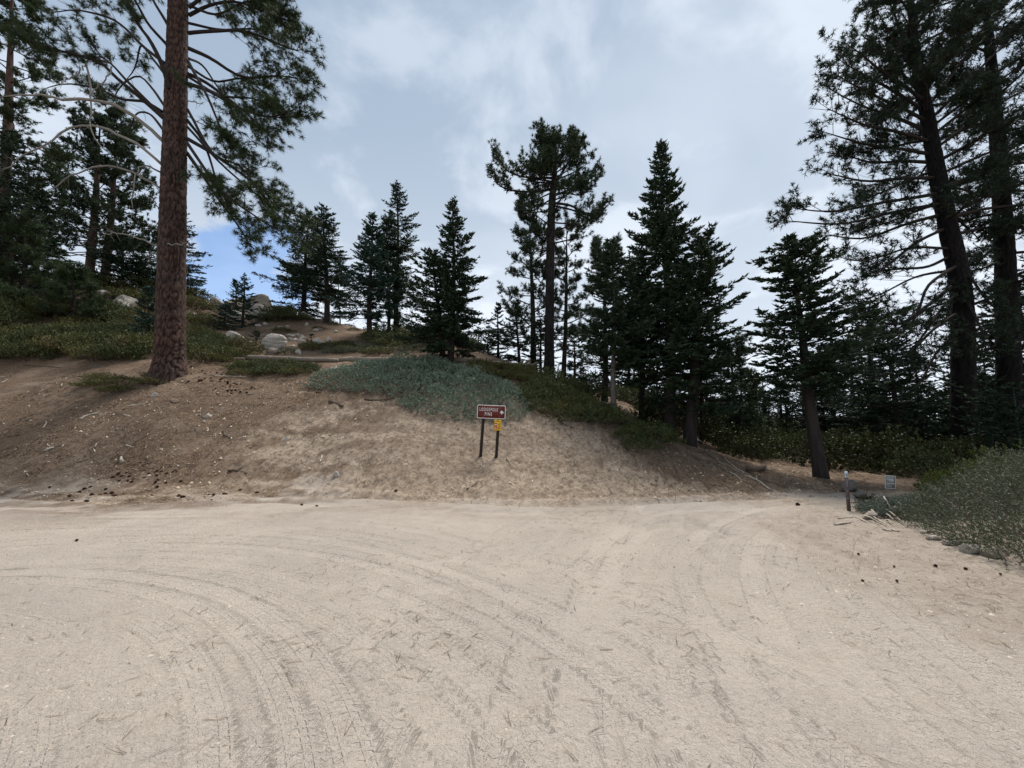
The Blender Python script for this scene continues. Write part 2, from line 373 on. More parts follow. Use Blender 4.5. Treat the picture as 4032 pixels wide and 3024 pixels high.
def detail(X, Y):
    """relief of the surface and its masks"""
    beyond = Y - foot(X) + 0.5 * (fbm(X * .9, Y * .9, 3) - .5)
    off = sstep(beyond, -1.0, 0.9)                                     # 0 on the flat, 1 on the hill
    h = off * (0.16 * (fbm(X * .8, Y * .8, 21) - .5) + 0.10 * (fbm(X * 3.1, Y * 3.1, 22) - .5) + 0.085 * (fbm(X * 9, Y * 9, 23, 4) - .5) + .03 * np.maximum(0, vnoise(X * 14, Y * 14, 24) - .55))
    rill = np.abs(fbm(X * 2.3 + 1.2 * fbm(X, Y, 31), Y * .5, 32, 3) - .5)
    h -= off * (0.065 * (1 - sstep(rill, 0, .08)) * sstep(fbm(X * .5, Y * .5, 35, 2), .4, .6) + .03 * (1 - sstep(np.abs(fbm(X * 5 + 2 * fbm(X, Y, 33), Y * 1.1, 34, 3) - .5), 0, .08)))
    # low berms scraped along the foot of the bank
    bw = np.exp(-((beyond + 0.2) / 1.1) ** 2) * (1 - sstep(X, 5, 9))
    h += bw * 0.05 * np.sin((beyond + 0.3 * fbm(X * .5, Y * .5, 41)) * 7.0 + 0.8 * np.sin(X * .5))
    flat = 1 - off
    h += flat * (0.035 * (fbm(X * .55, Y * .55, 51) - .5) + 0.020 * (fbm(X * 6, Y * 6, 52, 3) - .5) + 0.012 * (fbm(X * 17, Y * 17, 53, 3) - .5))
    near = flat * (Y < 12) * (np.abs(X) < 14)
    tr = np.zeros_like(h); tm = np.zeros_like(h); ts = np.zeros_like(h); tt = np.zeros_like(h); t2 = np.zeros_like(h)
    if near.any():
        wx = X + .10 * (fbm(X * .4, Y * .4, 61) - .5); wy = Y + .10 * (fbm(X * .4, Y * .4, 62) - .5)
        for i, (cx, cy, r, w, k) in enumerate(TRACKS):
            dx, dy = wx - cx, wy - cy; rr = np.hypot(dx, dy); t = (rr - r) / (w / 2); s = np.arctan2(dy, dx) * r
            m = sstep(1.12 - np.abs(t), 0, .22) * sstep(fbm(X * .5, Y * .5, 70 + i, 2), .26, .46) * k
            prof = -.010 + .012 * np.exp(-((np.abs(t) - 1.08) / .16) ** 2)
            tr = tr * (1 - m) + prof * m; up_ = m > tm; t2 = np.where(up_, tm, np.maximum(t2, m)); tm = np.where(up_, m, tm); ts = np.where(up_, s, ts); tt = np.where(up_, t, tt)
    h += near * tr
    # shallow washed channels where the track leaves to the right
    for pts in CHANNELS:
        d = np.full(X.shape, 1e9)
        for (ax, ay), (bx, by) in zip(pts[:-1], pts[1:]):
            t = np.clip(((X - ax) * (bx - ax) + (Y - ay) * (by - ay)) / ((bx - ax) ** 2 + (by - ay) ** 2), 0, 1)
            d = np.minimum(d, np.hypot(X - ax - t * (bx - ax), Y - ay - t * (by - ay)))
        h -= .05 * np.exp(-(d / .10) ** 2)
    return h, off, (near * tm, ts, tt, near * sstep(tm - t2, .06, .40) * tm)
CHANNELS = [np.array([flat_hit(*p) for p in q]) for q in (
    [(2720, 2040), (2760, 2070), (2830, 2085), (2870, 2100), (2800, 2120), (2730, 2145), (2760, 2180), (2800, 2210)],
    [(3010, 2020), (2960, 2045), (3040, 2080), (3120, 2130), (3180, 2180)], [(2560, 2075), (2600, 2055), (2660, 2045)])]
gp = lambda *p: np.array([ground(*q) for q in p])
DUFF_L = np.vstack([[(-40, 7.6, 0), (-14, 7.8, 0)], gp((300, 2005), (700, 2010), (930, 1950), (900, 1800), (1020, 1700), (1180, 1620), (1420, 1570), (1650, 1590)), [(-2, 16.5, 0), (-2, 24, 0), (-40, 30, 0)]])
DUFF_R = np.vstack([gp((2330, 1660), (2480, 1800), (2650, 1900), (2850, 1945), (3100, 1935), (3330, 1930)), [(14, 11, 0), (60, 11, 0), (60, 60, 0), (3, 60, 0), (4, 18, 0)]])
VERGE_R = np.array([flat_hit(*p) for p in ((3080, 2010), (3000, 2060), (3150, 2170), (3350, 2300), (3650, 2420), (4032, 2560))] + [(9, 1.2), (40, 0), (40, 14), (11, 11)])

def axis(segs):
    out = [np.array([segs[0][0]])]
    for a, b, s in segs:
        n = max(1, int(round((b - a) / s))); out.append(np.linspace(a, b, n + 1)[1:])
    return np.concatenate(out)
gx_ = axis([(-900, -120, 60), (-120, -50, 7), (-50, -15, .5), (-15, -5.5, .09), (-5.5, 5.5, .040), (5.5, 15, .09), (15, 50, .5), (50, 120, 7), (120, 900, 60)])
gy_ = axis([(-300, -30, 30), (-30, 1.2, 1.3), (1.2, 4.6, .024), (4.6, 9, .042), (9, 17, .085), (17, 42, .28), (42, 90, 1.5), (90, 300, 15), (300, 1500, 80)])
GX, GY = np.meshgrid(gx_, gy_)
GZ = height(GX, GY)
dt, offm, (trackm, trs, trt, trc) = detail(GX, GY)
nearw = sstep(-np.maximum(GY, np.abs(GX)), -45, -30)
GZ = GZ + dt * nearw
nz = fbm(GX * 1.1, GY * 1.1, 91); nz2 = fbm(GX * 4.3, GY * 4.3, 92)
duff = np.maximum(poly_soft(GX, GY, DUFF_L, 1.0), np.maximum(poly_soft(GX, GY, DUFF_R, .7), .0))
duff = np.maximum(duff, sstep(GY - 15.6 - 1.2 * (nz - .5), 0, 1.2) * offm)
duff = np.clip(duff + 1.1 * (nz - .5) * sstep(duff, .02, .3) + .7 * (nz2 - .5) * offm, 0, 1)
verge = np.clip(poly_soft(GX, GY, VERGE_R, .55) * (0.35 + 1.1 * (nz2 - .2)), 0, 1)
nzs = fbm(GX * .6, GY * 2.4, 95) + .35 * (nz2 - .5)
edge = sstep(GY - foot(GX) + 4.5 * (fbm(GX * .33, GY * .5, 98, 3) - .5) + 1.2 * (nz2 - .5), -1.4, .6)
duff = np.where((GX < 0) & (GY < 14), duff * edge, duff)
smear = np.exp(-(np.maximum(0, foot(GX) - GY) / 2.3) ** 2) * sstep(GY - foot(GX), -6, -.5) * sstep(nzs, .40, .60) * (.30 + .65 * sstep(-GX, 2.5, 6.0)) * (np.abs(GX) < 30) * (1 - sstep(GX, 4, 8))   # duff washed on to the flat
duff = np.clip(np.maximum(duff, smear * (0.35 + nz2)), 0, 1)
sandm = (1 - offm)
hr, hc = GX.shape
ii = np.arange(hr * hc).reshape(hr, hc)
# columns thin out behind the camera and beyond the shelf above the bank
fine_i = np.nonzero((gx_ > -15.01) & (gx_ < 15.01))[0]; cs = np.unique(np.concatenate([np.nonzero((gx_ <= -15) | (gx_ >= 15))[0], fine_i[::4], fine_i[[0, -1]]]))
j0, j1 = int(np.argmin(np.abs(gy_ - 1.2))), int(np.argmin(np.abs(gy_ - 17.0)))
for j in (j0, j1): GZ[j] = np.interp(gx_, gx_[cs], GZ[j, cs])
def quads(I): return np.stack([I[:-1, :-1], I[:-1, 1:], I[1:, 1:], I[1:, :-1]], -1).reshape(-1, 4)
QUADS = np.vstack([quads(ii[:j0 + 1][:, cs]), quads(ii[j0:j1 + 1]), quads(ii[j1:][:, cs])])
GV = np.stack([GX, GY, GZ], -1).reshape(-1, 3)

def ground_mat():
    m, n, l, p = new_mat('sand_and_duff'); t = NT(m)
    geo = t.node('ShaderNodeNewGeometry').outputs['Position']
    pos = lambda s: t.node('ShaderNodeMapping', {0: geo, 'Scale': s}).outputs[0]
    big = t.noise(0.45, 3, 0.5, vec=pos((1, 1, 1))); mid = t.noise(3.2, 5, 0.6, 0.3, vec=pos((1, 1, 1))); fine = t.noise(38, 4, 0.65, vec=pos((1, 1, 1)))
    grit = t.noise(150, 2, 0.6, vec=pos((1, 1, 1)))
    spk = t.noise(75, 3, 0.7, 0.6, vec=pos((1, 1, 1))); mot = t.noise(7, 7, 0.78, 0.8, vec=pos((1, 1, 1)))
    sand = t.mix(t.ramp(big, .38, .62), (0.376, 0.326, 0.272), (0.342, 0.296, 0.249))
    sand = t.mix(t.math('MULTIPLY', t.ramp(mid, .50, .72), .55), sand, (0.330, 0.275, 0.225))
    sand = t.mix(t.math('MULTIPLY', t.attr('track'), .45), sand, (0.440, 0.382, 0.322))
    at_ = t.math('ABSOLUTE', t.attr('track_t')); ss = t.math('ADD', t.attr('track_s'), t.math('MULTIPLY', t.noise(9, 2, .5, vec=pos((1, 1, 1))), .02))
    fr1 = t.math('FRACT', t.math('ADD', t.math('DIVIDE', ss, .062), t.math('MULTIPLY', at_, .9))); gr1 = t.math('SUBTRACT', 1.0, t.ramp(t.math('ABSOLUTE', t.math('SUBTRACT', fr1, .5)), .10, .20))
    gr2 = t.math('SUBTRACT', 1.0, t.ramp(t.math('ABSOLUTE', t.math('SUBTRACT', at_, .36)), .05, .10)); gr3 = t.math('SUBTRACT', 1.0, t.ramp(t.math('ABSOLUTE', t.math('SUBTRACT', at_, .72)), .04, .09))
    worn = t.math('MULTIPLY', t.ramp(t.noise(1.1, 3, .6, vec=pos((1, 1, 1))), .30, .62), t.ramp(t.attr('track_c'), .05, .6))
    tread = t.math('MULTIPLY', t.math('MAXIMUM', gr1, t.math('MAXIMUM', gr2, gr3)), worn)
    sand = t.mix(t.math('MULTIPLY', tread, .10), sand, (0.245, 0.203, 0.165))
    loose = t.math('MULTIPLY', t.ramp(t.noise(1.3, 4, .6, .4, vec=pos((1, 1, 1))), .40, .62), t.math('SUBTRACT', 1.0, t.math('MULTIPLY', t.attr('track'), .6)))
    sand = t.mix(t.math('MULTIPLY', t.math('MULTIPLY', t.ramp(fine, .53, .66), loose), .65), sand, (0.250, 0.205, 0.165))
    sand = t.mix(t.math('MULTIPLY', t.math('MULTIPLY', t.ramp(spk, .57, .67), loose), .75), sand, (0.150, 0.122, 0.098))
    sand = t.mix(t.math('MULTIPLY', t.ramp(grit, .56, .70), .35), sand, (0.55, 0.49, 0.42))
    bank = t.mix(t.ramp(mid, .40, .64), (0.385, 0.302, 0.222), (0.290, 0.222, 0.160))
    bank = t.mix(t.math('MULTIPLY', t.ramp(mot, .47, .58), .78), bank, (0.135, 0.100, 0.074))
    bank = t.mix(t.math('MULTIPLY', t.ramp(spk, .54, .66), .55), bank, (0.105, 0.078, 0.058))
    streak = t.noise(16, 5, 0.72, 1.2, vec=pos((1, 1, 1)))
    duffc = t.mix(t.ramp(streak, .42, .58), (0.058, 0.040, 0.029), (0.205, 0.137, 0.088))
    duffc = t.mix(t.ramp(big, .40, .60), duffc, t.mix(.5, duffc, (0.125, 0.086, 0.060)))
    duffc = t.mix(t.math('MULTIPLY', t.ramp(grit, .60, .70), .5), duffc, (0.40, 0.32, 0.24))
    duffc = t.mix(t.math('MULTIPLY', t.ramp(spk, .57, .65), .6), duffc, (0.035, 0.025, 0.019))
    col = t.mix(t.attr('hill'), sand, bank)
    col = t.mix(t.math('MULTIPLY', t.attr('verge'), .5), col, t.mix(.5, duffc, bank))
    col = t.mix(t.attr('duff'), col, duffc)
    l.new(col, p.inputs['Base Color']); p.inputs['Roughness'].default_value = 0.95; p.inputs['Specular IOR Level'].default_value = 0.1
    b = t.bump(grit, .45, .006); b = t.bump(spk, .55, .010, b); b = t.bump(fine, .8, .026, b); b = t.bump(streak, .6, .04, b); b = t.bump(tread, .7, .011, b)
    l.new(b, p.inputs['Normal'])
    return m
M['ground'] = ground_mat()
# the flat sandy clearing and the hillside are two pieces of one continuous sheet
roadv = ((offm < .5) & (GX > -30) & (GX < 30) & (GY < 14) & (GY > -30)).ravel()
isroad = roadv[QUADS].mean(1) > .5
_b = GY - foot(GX) + 1.6 * (nz - .5) + .8 * (nz2 - .5)
_lf = fbm(GX * .33, GY * .5, 97, 3) - .5
hillc = np.where(np.abs(GX) < 30, sstep(_b + 4.5 * _lf, -1.3, 1.6), offm)
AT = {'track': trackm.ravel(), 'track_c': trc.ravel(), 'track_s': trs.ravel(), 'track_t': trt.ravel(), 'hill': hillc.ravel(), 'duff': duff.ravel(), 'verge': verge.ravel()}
for nm, sel in (('dirt_road', isroad), ('hillside_ground', ~isroad)):
    q = QUADS[sel]; uq, inv = np.unique(q, return_inverse=True)
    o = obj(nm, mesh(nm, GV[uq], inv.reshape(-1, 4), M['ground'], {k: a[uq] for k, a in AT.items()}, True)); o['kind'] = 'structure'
def surf(x, y):
    """finished ground height, relief included"""
    x = np.atleast_1d(np.asarray(x, float)); y = np.atleast_1d(np.asarray(y, float))
    i = np.clip(np.searchsorted(gx_, x) - 1, 0, hc - 2); j = np.clip(np.searchsorted(gy_, y) - 1, 0, hr - 2)
    fx = (x - gx_[i]) / (gx_[i + 1] - gx_[i]); fy = (y - gy_[j]) / (gy_[j + 1] - gy_[j])
    return (GZ[j, i] * (1 - fx) + GZ[j, i + 1] * fx) * (1 - fy) + (GZ[j + 1, i] * (1 - fx) + GZ[j + 1, i + 1] * fx) * fy
def gpt(u, v):
    g_ = ground(u, v); g_[2] = surf(g_[0], g_[1])[0]; return g_

# ------------------------------------------------------------------ trees
UP = np.array([0, 0, 1.0])
def at_path(P, t):
    x = np.clip(t, 0, 1) * (len(P) - 1); i = np.minimum(x.astype(int), len(P) - 2); f = (x - i)[:, None]
    return P[i] * (1 - f) + P[i + 1] * f, unit(P[i + 1] - P[i])
def trunk_mesh(name, P, R, mat, nseg=10, plates=None, r=None, flare=0.0):
    """tapered trunk; plates=(around, height) carves furrowed bark plates"""
    n = len(P); th = np.arange(nseg) / nseg * 2 * np.pi
    TH, K = np.meshgrid(th, np.arange(n)); s = np.concatenate([[0], np.cumsum(np.linalg.norm(np.diff(P, axis=0), axis=1))])[K]
    rad = np.asarray(R)[K].astype(float)
    if flare: rad = rad * (1 + flare * np.exp(-s / 0.45) * (1 + .35 * np.sin(TH * 5 + 1.3) + .2 * np.sin(TH * 3)))
    var = np.zeros_like(rad)
    if plates:
        na, hh = plates
        x = TH / (2 * np.pi) * na; y = s / hh
        x = x + 1.1 * (fbm(np.cos(TH) * 3 + 9, np.sin(TH) * 3 + s * 1.3, 5) - .5) * 2; y = y + 1.2 * (fbm(np.cos(TH) * 5, np.sin(TH) * 5 + s * 1.5, 6) - .5)
        f1, f2 = worley(x, y, 3, na); pl = sstep(f2 - f1, .04, .24) * (.62 + .38 * sstep(fbm(x * 2.2, y * 4, 12), .35, .55))
        rad = rad + (pl - .6) * .050 + .016 * (fbm(x * 3, y * 3, 8) - .5); var = np.clip((1 - pl) * 1.15, 0, 1)
    else:
        rad = rad * (1 + .05 * (vnoise(TH * 2.5, s * 1.5, 2) - .5))
    V = np.stack([P[K, 0] + rad * np.cos(TH), P[K, 1] + rad * np.sin(TH), P[K, 2]], -1).reshape(-1, 3)
    i = np.arange(n - 1)[:, None] * nseg; j = np.arange(nseg)[None]; k = (j + 1) % nseg
    return mesh(name, V, np.stack([i + j, i + k, i + nseg + k, i + nseg + j], -1).reshape(-1, 4), mat, {'var': var.ravel()}, True)

def fir(base, top, R, start=.15, seed=0, fol='fir', bk='bark_grey', tr=None, dens=1.0, shape=1.0, droop=.25, label='', name='fir_tree', group=None, cat='fir tree', ragged=.4, flat_top=False, gaps=0.15, twig=1.0, lower_dead=True):
    """layered conifer: whorls of flat sprays on a straight stem"""
    r = np.random.default_rng(1000 + seed); base = np.asarray(base, float); ax = np.asarray(top, float) - base; H = ax[2]
    e = empty(name, base); tag(e, label, cat, group)
    tr = tr or H * .022; n = 24; t = np.linspace(0, 1, n)
    bend = np.stack([np.sin(t * 3.1 + seed) * .012 * H, np.cos(t * 2.3 + seed) * .012 * H, 0 * t], -1) * (t * (1 - t) * 4)[:, None]
    P = ax[None] * t[:, None] + bend; P[0, 2] -= .35
    rad = tr * (1 - t) ** .85 + .012
    obj('trunk', trunk_mesh('trunk', P, rad, M[bk], 10, flare=.18), e)
    br, cr = Geo(), Geo()
    nb = int(H * (15 if H > 4 else 22) * dens)
    hs = np.sort(start + (1 - start) * (r.random(nb) ** .92)); az = np.cumsum(r.uniform(1.6, 3.0, nb))
    for h, a in zip(hs, az):
        f = (h - start) / (1 - start)
        prof = ((1 - f) ** shape * (0.55 + .45 * min(1, f / .12)) + .035)
        if flat_top: prof = min(1, .25 + 1.5 * (1 - f)) * (.75 + .25 * np.sin(f * 9 + seed))
        if gaps and vnoise(np.array([a * .9 + seed]), np.array([h * 9.0]), 4)[0] < gaps: continue
        L = R * prof * r.uniform(1 - ragged, 1 + ragged * .5) * (.62 + .85 * fbm(np.array([math.cos(a) * 1.3 + seed * 3.1]), np.array([math.sin(a) * 1.3 + h * H * .45]), seed, 2)[0])
        if L < .06: L = .06
        p0, _ = at_path(P, np.array([h])); p0 = p0[0]
        el = (.55 * f - droop * (1 - f)) + r.normal(0, .08) if not flat_top else r.normal(.02, .12)
        d = np.array([np.cos(a), np.sin(a), 0]); s = np.linspace(0, 1, 4)[:, None]
        B = p0 + d * L * s + UP * L * (el * s + .16 * s ** 2 * (1 if f < .8 else .3))
        tube(br, B, np.linspace(max(.012, L * .018), .004, 4), 3, False)
        nt = max(4, int(L * 17 * dens)); ts = np.sort(r.uniform(.10 if f > .2 else .28, 1, nt)); S, T = at_path(B, ts)
        side = np.where(np.arange(nt) % 2, 1, -1)[:, None]; lat = np.cross(T, UP) * side
        tl = np.maximum(L * .46 * (1.12 - ts), .10) * r.uniform(.6, 1.2, nt) * twig
        D = unit(T * .62 + lat * .78 + UP * r.normal(-.04, .16, (nt, 1)))
        S = np.vstack([S, B[-1:]]); D = np.vstack([D, unit(B[-1:] - B[-2:-1])]); tl = np.append(tl, .16)
        ts_ = np.append(ts, 1.0); tone = r.random(); k = 9; q = r.uniform(.05, 1.0, (len(S), k))
        O = S[:, None] + D[:, None] * (tl[:, None] * q)[..., None]
        O[..., 2] -= .10 * (tl[:, None] * q) ** 2 * 2
        lat2 = unit(np.cross(D, UP))[:, None] * r.choice([-1, 1], (len(S), k))[..., None]
        DD = unit(D[:, None] * .75 + lat2 * r.uniform(.2, .9, (len(S), k, 1)) + UP * r.uniform(-.15, .45, (len(S), k, 1)))
        blades(cr, O.reshape(-1, 3), DD.reshape(-1, 3), r.uniform(.10, .20, len(S) * k) * min(1, .5 + H / 12), r.uniform(.050, .092, len(S) * k) * min(1, .55 + H / 14), r, (np.clip(.65 * q * ts_[:, None] + .4 * r.random((len(S), k)) * (.5 + tone), 0, 1)).ravel())
    if lower_dead and start > .1:                       # bare snags under the crown
        for h in r.uniform(.06, start + .05, int(8 * H * start) + 3):
            p0, _ = at_path(P, np.array([h])); a = r.uniform(0, 6.28); L = R * r.uniform(.15, .55)
            s = np.linspace(0, 1, 4)[:, None]; B = p0 + np.array([np.cos(a), np.sin(a), 0]) * L * s - UP * L * (.05 * s + .25 * s ** 2)
            tube(br, B, np.linspace(.014, .004, 4), 3, False)
    obj('branches', br.build('branches', M['limb']), e)
    obj('crown', cr.build('crown', M[fol]), e)
    return e

def tufts(cr, P, D, r, L=.2, w=.016, k=34, spread=.95, stalk=.12):
    n = len(P)
    if not n: return
    q = r.random((n, k)); O = P[:, None] - D[:, None] * (q * stalk)[..., None]
    V = unit(D[:, None] * (1.0 - .45 * q)[..., None] + unit(r.standard_normal((n, k, 3))) * spread); V[..., 2] -= .06
    tone = np.clip(r.random((n, 1)) * .6 + r.random((n, k)) * .4, 0, 1)
    blades(cr, O.reshape(-1, 3), V.reshape(-1, 3), (L * r.uniform(.75, 1.1, (n, k))).ravel(), w, r, tone.ravel())

def grow(wood, cr, B, r, r0, live=.35, n2=10, len2=1.2, up=.25, side=.8, n3=7, tl=.34, L=.2, w=.016, k=34, sides=6, rough=.0, bare=.0):
    """a limb along the path B with side branches, twigs and needle tufts"""
    nB = len(B); tube(wood, B, r0 * (1 - np.linspace(0, 1, nB)) ** .7 + .012, sides, False)
    TP, TD = [B[-1]], [unit(B[-1] - B[-2])]
    ts = np.sort(r.uniform(live, 1.0, n2)); S, T = at_path(B, ts); Ltot = np.linalg.norm(np.diff(B, axis=0), axis=1).sum()
    for i in range(n2):
        lat = unit(np.cross(T[i], UP)) * (1 if i % 2 else -1)
        v = unit(r.standard_normal(3)); d = unit(T[i] * r.uniform(.45, .9) + lat * side * r.uniform(.5, 1.1) + v * .35 + UP * .10)
        l = len2 * (1.15 - .6 * (ts[i] - live) / (1 - live + 1e-6)) * r.uniform(.6, 1.2)
        s = np.linspace(0, 1, 7)[:, None]; wob = r.standard_normal(3) * .10
        C = S[i] + d * l * s + UP * up * l * s ** 2 + wob * l * np.sin(s * 5) * s
        tube(wood, C[::2], np.linspace(max(.010, r0 * .22), .006, 4), 3, False)
        if r.random() < bare: continue
        m = max(2, int(n3 * r.uniform(.6, 1.3))); t3 = r.uniform(.25, 1, m); Q, U = at_path(C, t3)
        d3 = unit(U * .7 + r.standard_normal((m, 3)) * .5 + UP * (up + .1)); l3 = tl * r.uniform(.5, 1.3, m)
        E = Q + d3 * l3[:, None]
        blades(wood, Q, unit(E - Q), np.linalg.norm(E - Q, axis=1), .022, r, np.zeros(len(Q)))
        TP += list(E) + [C[-1]]; TD += list(unit(d3 + UP * up)) + [unit(C[-1] - C[-2])]
        if m > 3:                                          # short spurs half way
            h_ = E - d3 * (l3 * .45)[:, None]; TP += list(h_[::2] + r.standard_normal((len(h_[::2]), 3)) * .06); TD += list(unit(d3[::2] + r.standard_normal((len(d3[::2]), 3)) * .7))
    tufts(cr, np.array(TP), np.array(TD), r, L, w, k)

def pine(base, axis_pts, rad, limbs, seed, label, bk='bark_red', fol='pine', nseg=14, plates=None, group=None, split=True, name='pine_tree', cat='pine tree', dead=(), flare=.3, nv=40, **g):
    """limbs: list of (path points in the world, thickness, options)"""
    r = np.random.default_rng(5000 + seed); base = np.asarray(base, float)
    e = empty(name, base); tag(e, label, cat, group)
    P = smooth_path(np.asarray(axis_pts) - base, nv); P[0, 2] -= .4
    t = np.linspace(0, 1, nv); R = np.interp(t, *rad)
    obj('trunk', trunk_mesh('trunk', P, R, M[bk], nseg, plates, r, flare), e)
    cr = Geo(); allw = Geo()
    for pts, r0, o in limbs:
        wgeo = Geo() if split else allw
        opt = dict(g); opt.update(o); B = smooth_path(np.asarray(pts) - base, 14)
        B = B + np.sin(np.linspace(0, 1, 14) * 9 + r.uniform(0, 6))[:, None] * r.standard_normal(3) * .05 * np.linspace(0, 1, 14)[:, None]
        grow(wgeo, cr, B, r, r0, **opt)
        if split: obj('limb', wgeo.build('limb', M['limb']), e)
    if not split: obj('branches', allw.build('branches', M['limb']), e)
    for pts, r0 in dead:
        wgeo = Geo(); B = smooth_path(np.asarray(pts) - base, 18); B[1:] += r.standard_normal((17, 3)) * .028
        tube(wgeo, B, .72 * r0 * (1 - np.linspace(0, 1, 18)) ** .6 + .009, 7, True, .06, r)
        for q in r.uniform(.25, .98, 8):                    # broken spurs
            s_, t_ = at_path(B, np.array([q])); d = unit(t_[0] + r.standard_normal(3) * .8)
            tube(wgeo, np.array([s_[0], s_[0] + d * .12, s_[0] + d * r.uniform(.15, .45) - UP * .05]), [.011, .008, .003], 3, False)
        o = obj('dead_branch', wgeo.build('dead_branch', M['dead'], True), e)
    obj('crown', cr.build('crown', M[fol]), e)
    return e, P

def auto_limbs(axis_pts, n, h0, h1, Rf, seed, el=(.1, .5), r0=.05, opt=None, azr=None, curve=.0):
    """limbs all round a stem; Rf(f) is the reach at relative height f"""
    r = np.random.default_rng(9000 + seed); P = smooth_path(axis_pts, 40); out = []; az = r.uniform(0, 6.28)
    for h in np.linspace(h0, h1, n):
        h = h + r.uniform(-.4, .4) * (h1 - h0) / n; f = (h - h0) / (h1 - h0 + 1e-6)
        az = az + r.uniform(1.7, 3.0) if azr is None else r.uniform(*azr)
        L = Rf(f) * r.uniform(.75, 1.15); e = el[0] + (el[1] - el[0]) * f + r.normal(0, .1)
        p = at_path(P, np.array([h]))[0][0]; d = np.array([np.cos(az), np.sin(az), 0])
        s = np.array([0, .35, .7, 1.0])[:, None]
        out.append((p + d * L * s + UP * L * (e * s + curve * s ** 2), r0 * (.5 + .5 * L / Rf(0)), dict(opt or {}, len2=max(.4, L * .42))))
    return out

def base_at(u, v, Y):
    w_ = W(u, v, Y); return np.array([w_[0], Y, surf(w_[0], Y)[0]])
PLAN = {2162: 25, 2100: 27, 2218: 28, 1530: 28.5, 352: 35, 415: 35.5, -15: 25, 95: 22.5, 278: 22.5, 1287: 32, 1192: 34, 1340: 33, 1456: 27, 1562: 30, 1774: 20, 1744: 20.3, 2045: 23, 2417: 16.5, 2528: 19,
        2638: 16.5, 2713: 15.6, 3238: 12.9, 482: 33, 956: 31, 880: 29, 1006: 25, 1225: 26.5, 668: 16.0, 3790: 17.0, 3965: 18.0}
# --- the big pine on the left
Y0 = 16.0
def LP(*pts):                                             # sight-line points (u, v, depth behind/before the trunk)
    return [W(u, v, Y0 + d) for u, v, d in pts]
b0 = base_at(668, 1480, 16.5); Y0 = b0[1]
ax0 = [b0] + LP((671, 1300, 0), (680, 900, 0), (687, 600, 0), (695, 300, 0), (702, 0, 0), (708, -260, 0), (712, -420, 0))
lim0 = []
def L0(r0, *pts, **o): lim0.append((LP(*pts), r0, o))
R_ = dict(n2=13, len2=1.5, up=.02, side=.55, n3=9, live=.40)
L0(.085, (735, 545, 0), (830, 600, -.3), (960, 690, -.6), (1080, 790, -.9), (1170, 850, -1.0), **dict(R_, n2=22, len2=1.7, live=.30))
L0(.07, (735, 600, .3), (800, 690, 0), (860, 790, -.2), (950, 900, -.4), (1010, 990, -.6), **dict(R_, n2=16, live=.35))
L0(.06, (735, 560, -.3), (790, 640, -.9), (880, 760, -1.4), (1000, 850, -1.8), (1140, 930, -2.0), **dict(R_, n2=18, live=.3))
L0(.06, (735, 470, 0), (800, 560, .5), (850, 700, .8), (880, 830, 1.0), **dict(R_, n2=10, live=.5, len2=1.0))
L0(.08, (740, 330, 0), (830, 360, -.2), (930, 420, -.4), (1060, 460, -.7), (1190, 420, -.9), **dict(R_, n2=20))
L0(.075, (740, 290, .2), (820, 330, .6), (910, 400, .9), (1020, 490, 1.2), (1090, 560, 1.4), **dict(R_, n2=18))
L0(.08, (742, 190, 0), (830, 230, .3), (950, 300, .6), (1090, 300, .8), (1210, 320, .9), **dict(R_, n2=20))
L0(.075, (742, 130, 0), (830, 120, -.4), (960, 130, -.8), (1100, 170, -1.1), (1190, 190, -1.2), **dict(R_, n2=22))
L0(.07, (744, 60, .2), (830, 20, .5), (940, 10, .8), (1060, 50, 1.0), (1150, 90, 1.0), **dict(R_, n2=20))
L0(.07, (744, 30, 0), (840, -40, -.3), (960, -70, -.5), (1080, -40, -.7), **dict(R_, n2=20))
L0(.06, (744, -60, 0), (820, -150, .3), (920, -190, .5), (1050, -170, .6), **dict(R_, n2=16))
L0(.06, (740, 240, -.4), (790, 330, -1.2), (850, 460, -1.8), (920, 580, -2.2), **dict(R_, n2=14, live=.45))
L0(.05, (742, 230, .3), (800, 260, 1.2), (870, 360, 2.0), (980, 480, 2.4), **dict(R_, n2=14))
jr = np.random.default_rng(31)
for y0, ut, vt, dd in [(20, 1130, 60, .4), (90, 1160, 150, 1.3), (260, 1100, 420, 1.5), (-20, 1090, 0, -1.0), (430, 1080, 860, -1.6), (500, 1190, 930, -.6), (300, 1170, 500, .5)]:
    u0 = 738; a_, b_ = jr.uniform(-45, 30, 2); L0(.05, (u0, y0, 0), (u0 * .7 + ut * .3, y0 * .66 + vt * .34 + a_, dd * .4), (u0 * .36 + ut * .64, y0 * .4 + vt * .6 + b_, dd * .8), (ut, vt, dd), **dict(R_, n2=11, live=.45, n3=10, len2=1.2))
A_ = dict(n2=12, len2=1.3, up=.1, side=.7, n3=9, live=.45, bare=.2)
L0(.10, (668, 350, -.4), (640, 260, -.7), (590, 160, -1.0), (530, 70, -1.3), (490, -60, -1.6), **dict(A_, live=.5, n2=14))
L0(.085, (660, 480, -.2), (560, 390, -.5), (450, 300, -.9), (380, 240, -1.2), (240, 200, -1.6), (60, 150, -1.9), **dict(A_, n2=18, live=.45, len2=1.2))
L0(.08, (665, 480, -.3), (580, 400, -.6), (500, 320, -.9), (440, 250, -1.1), (380, 215, -1.3), **dict(A_, n2=8, live=.7, len2=.8, bare=.5))
L0(.07, (650, 250, 0), (560, 180, .3), (490, 110, .6), (430, 70, .8), (300, 40, 1.0), (180, 50, 1.2), **dict(A_, n2=20, len2=1.5))
L0(.06, (660, 180, -.2), (590, 100, -.5), (540, 20, -.8), (480, -60, -1.0), (400, -120, -1.2), **dict(A_, n2=18))
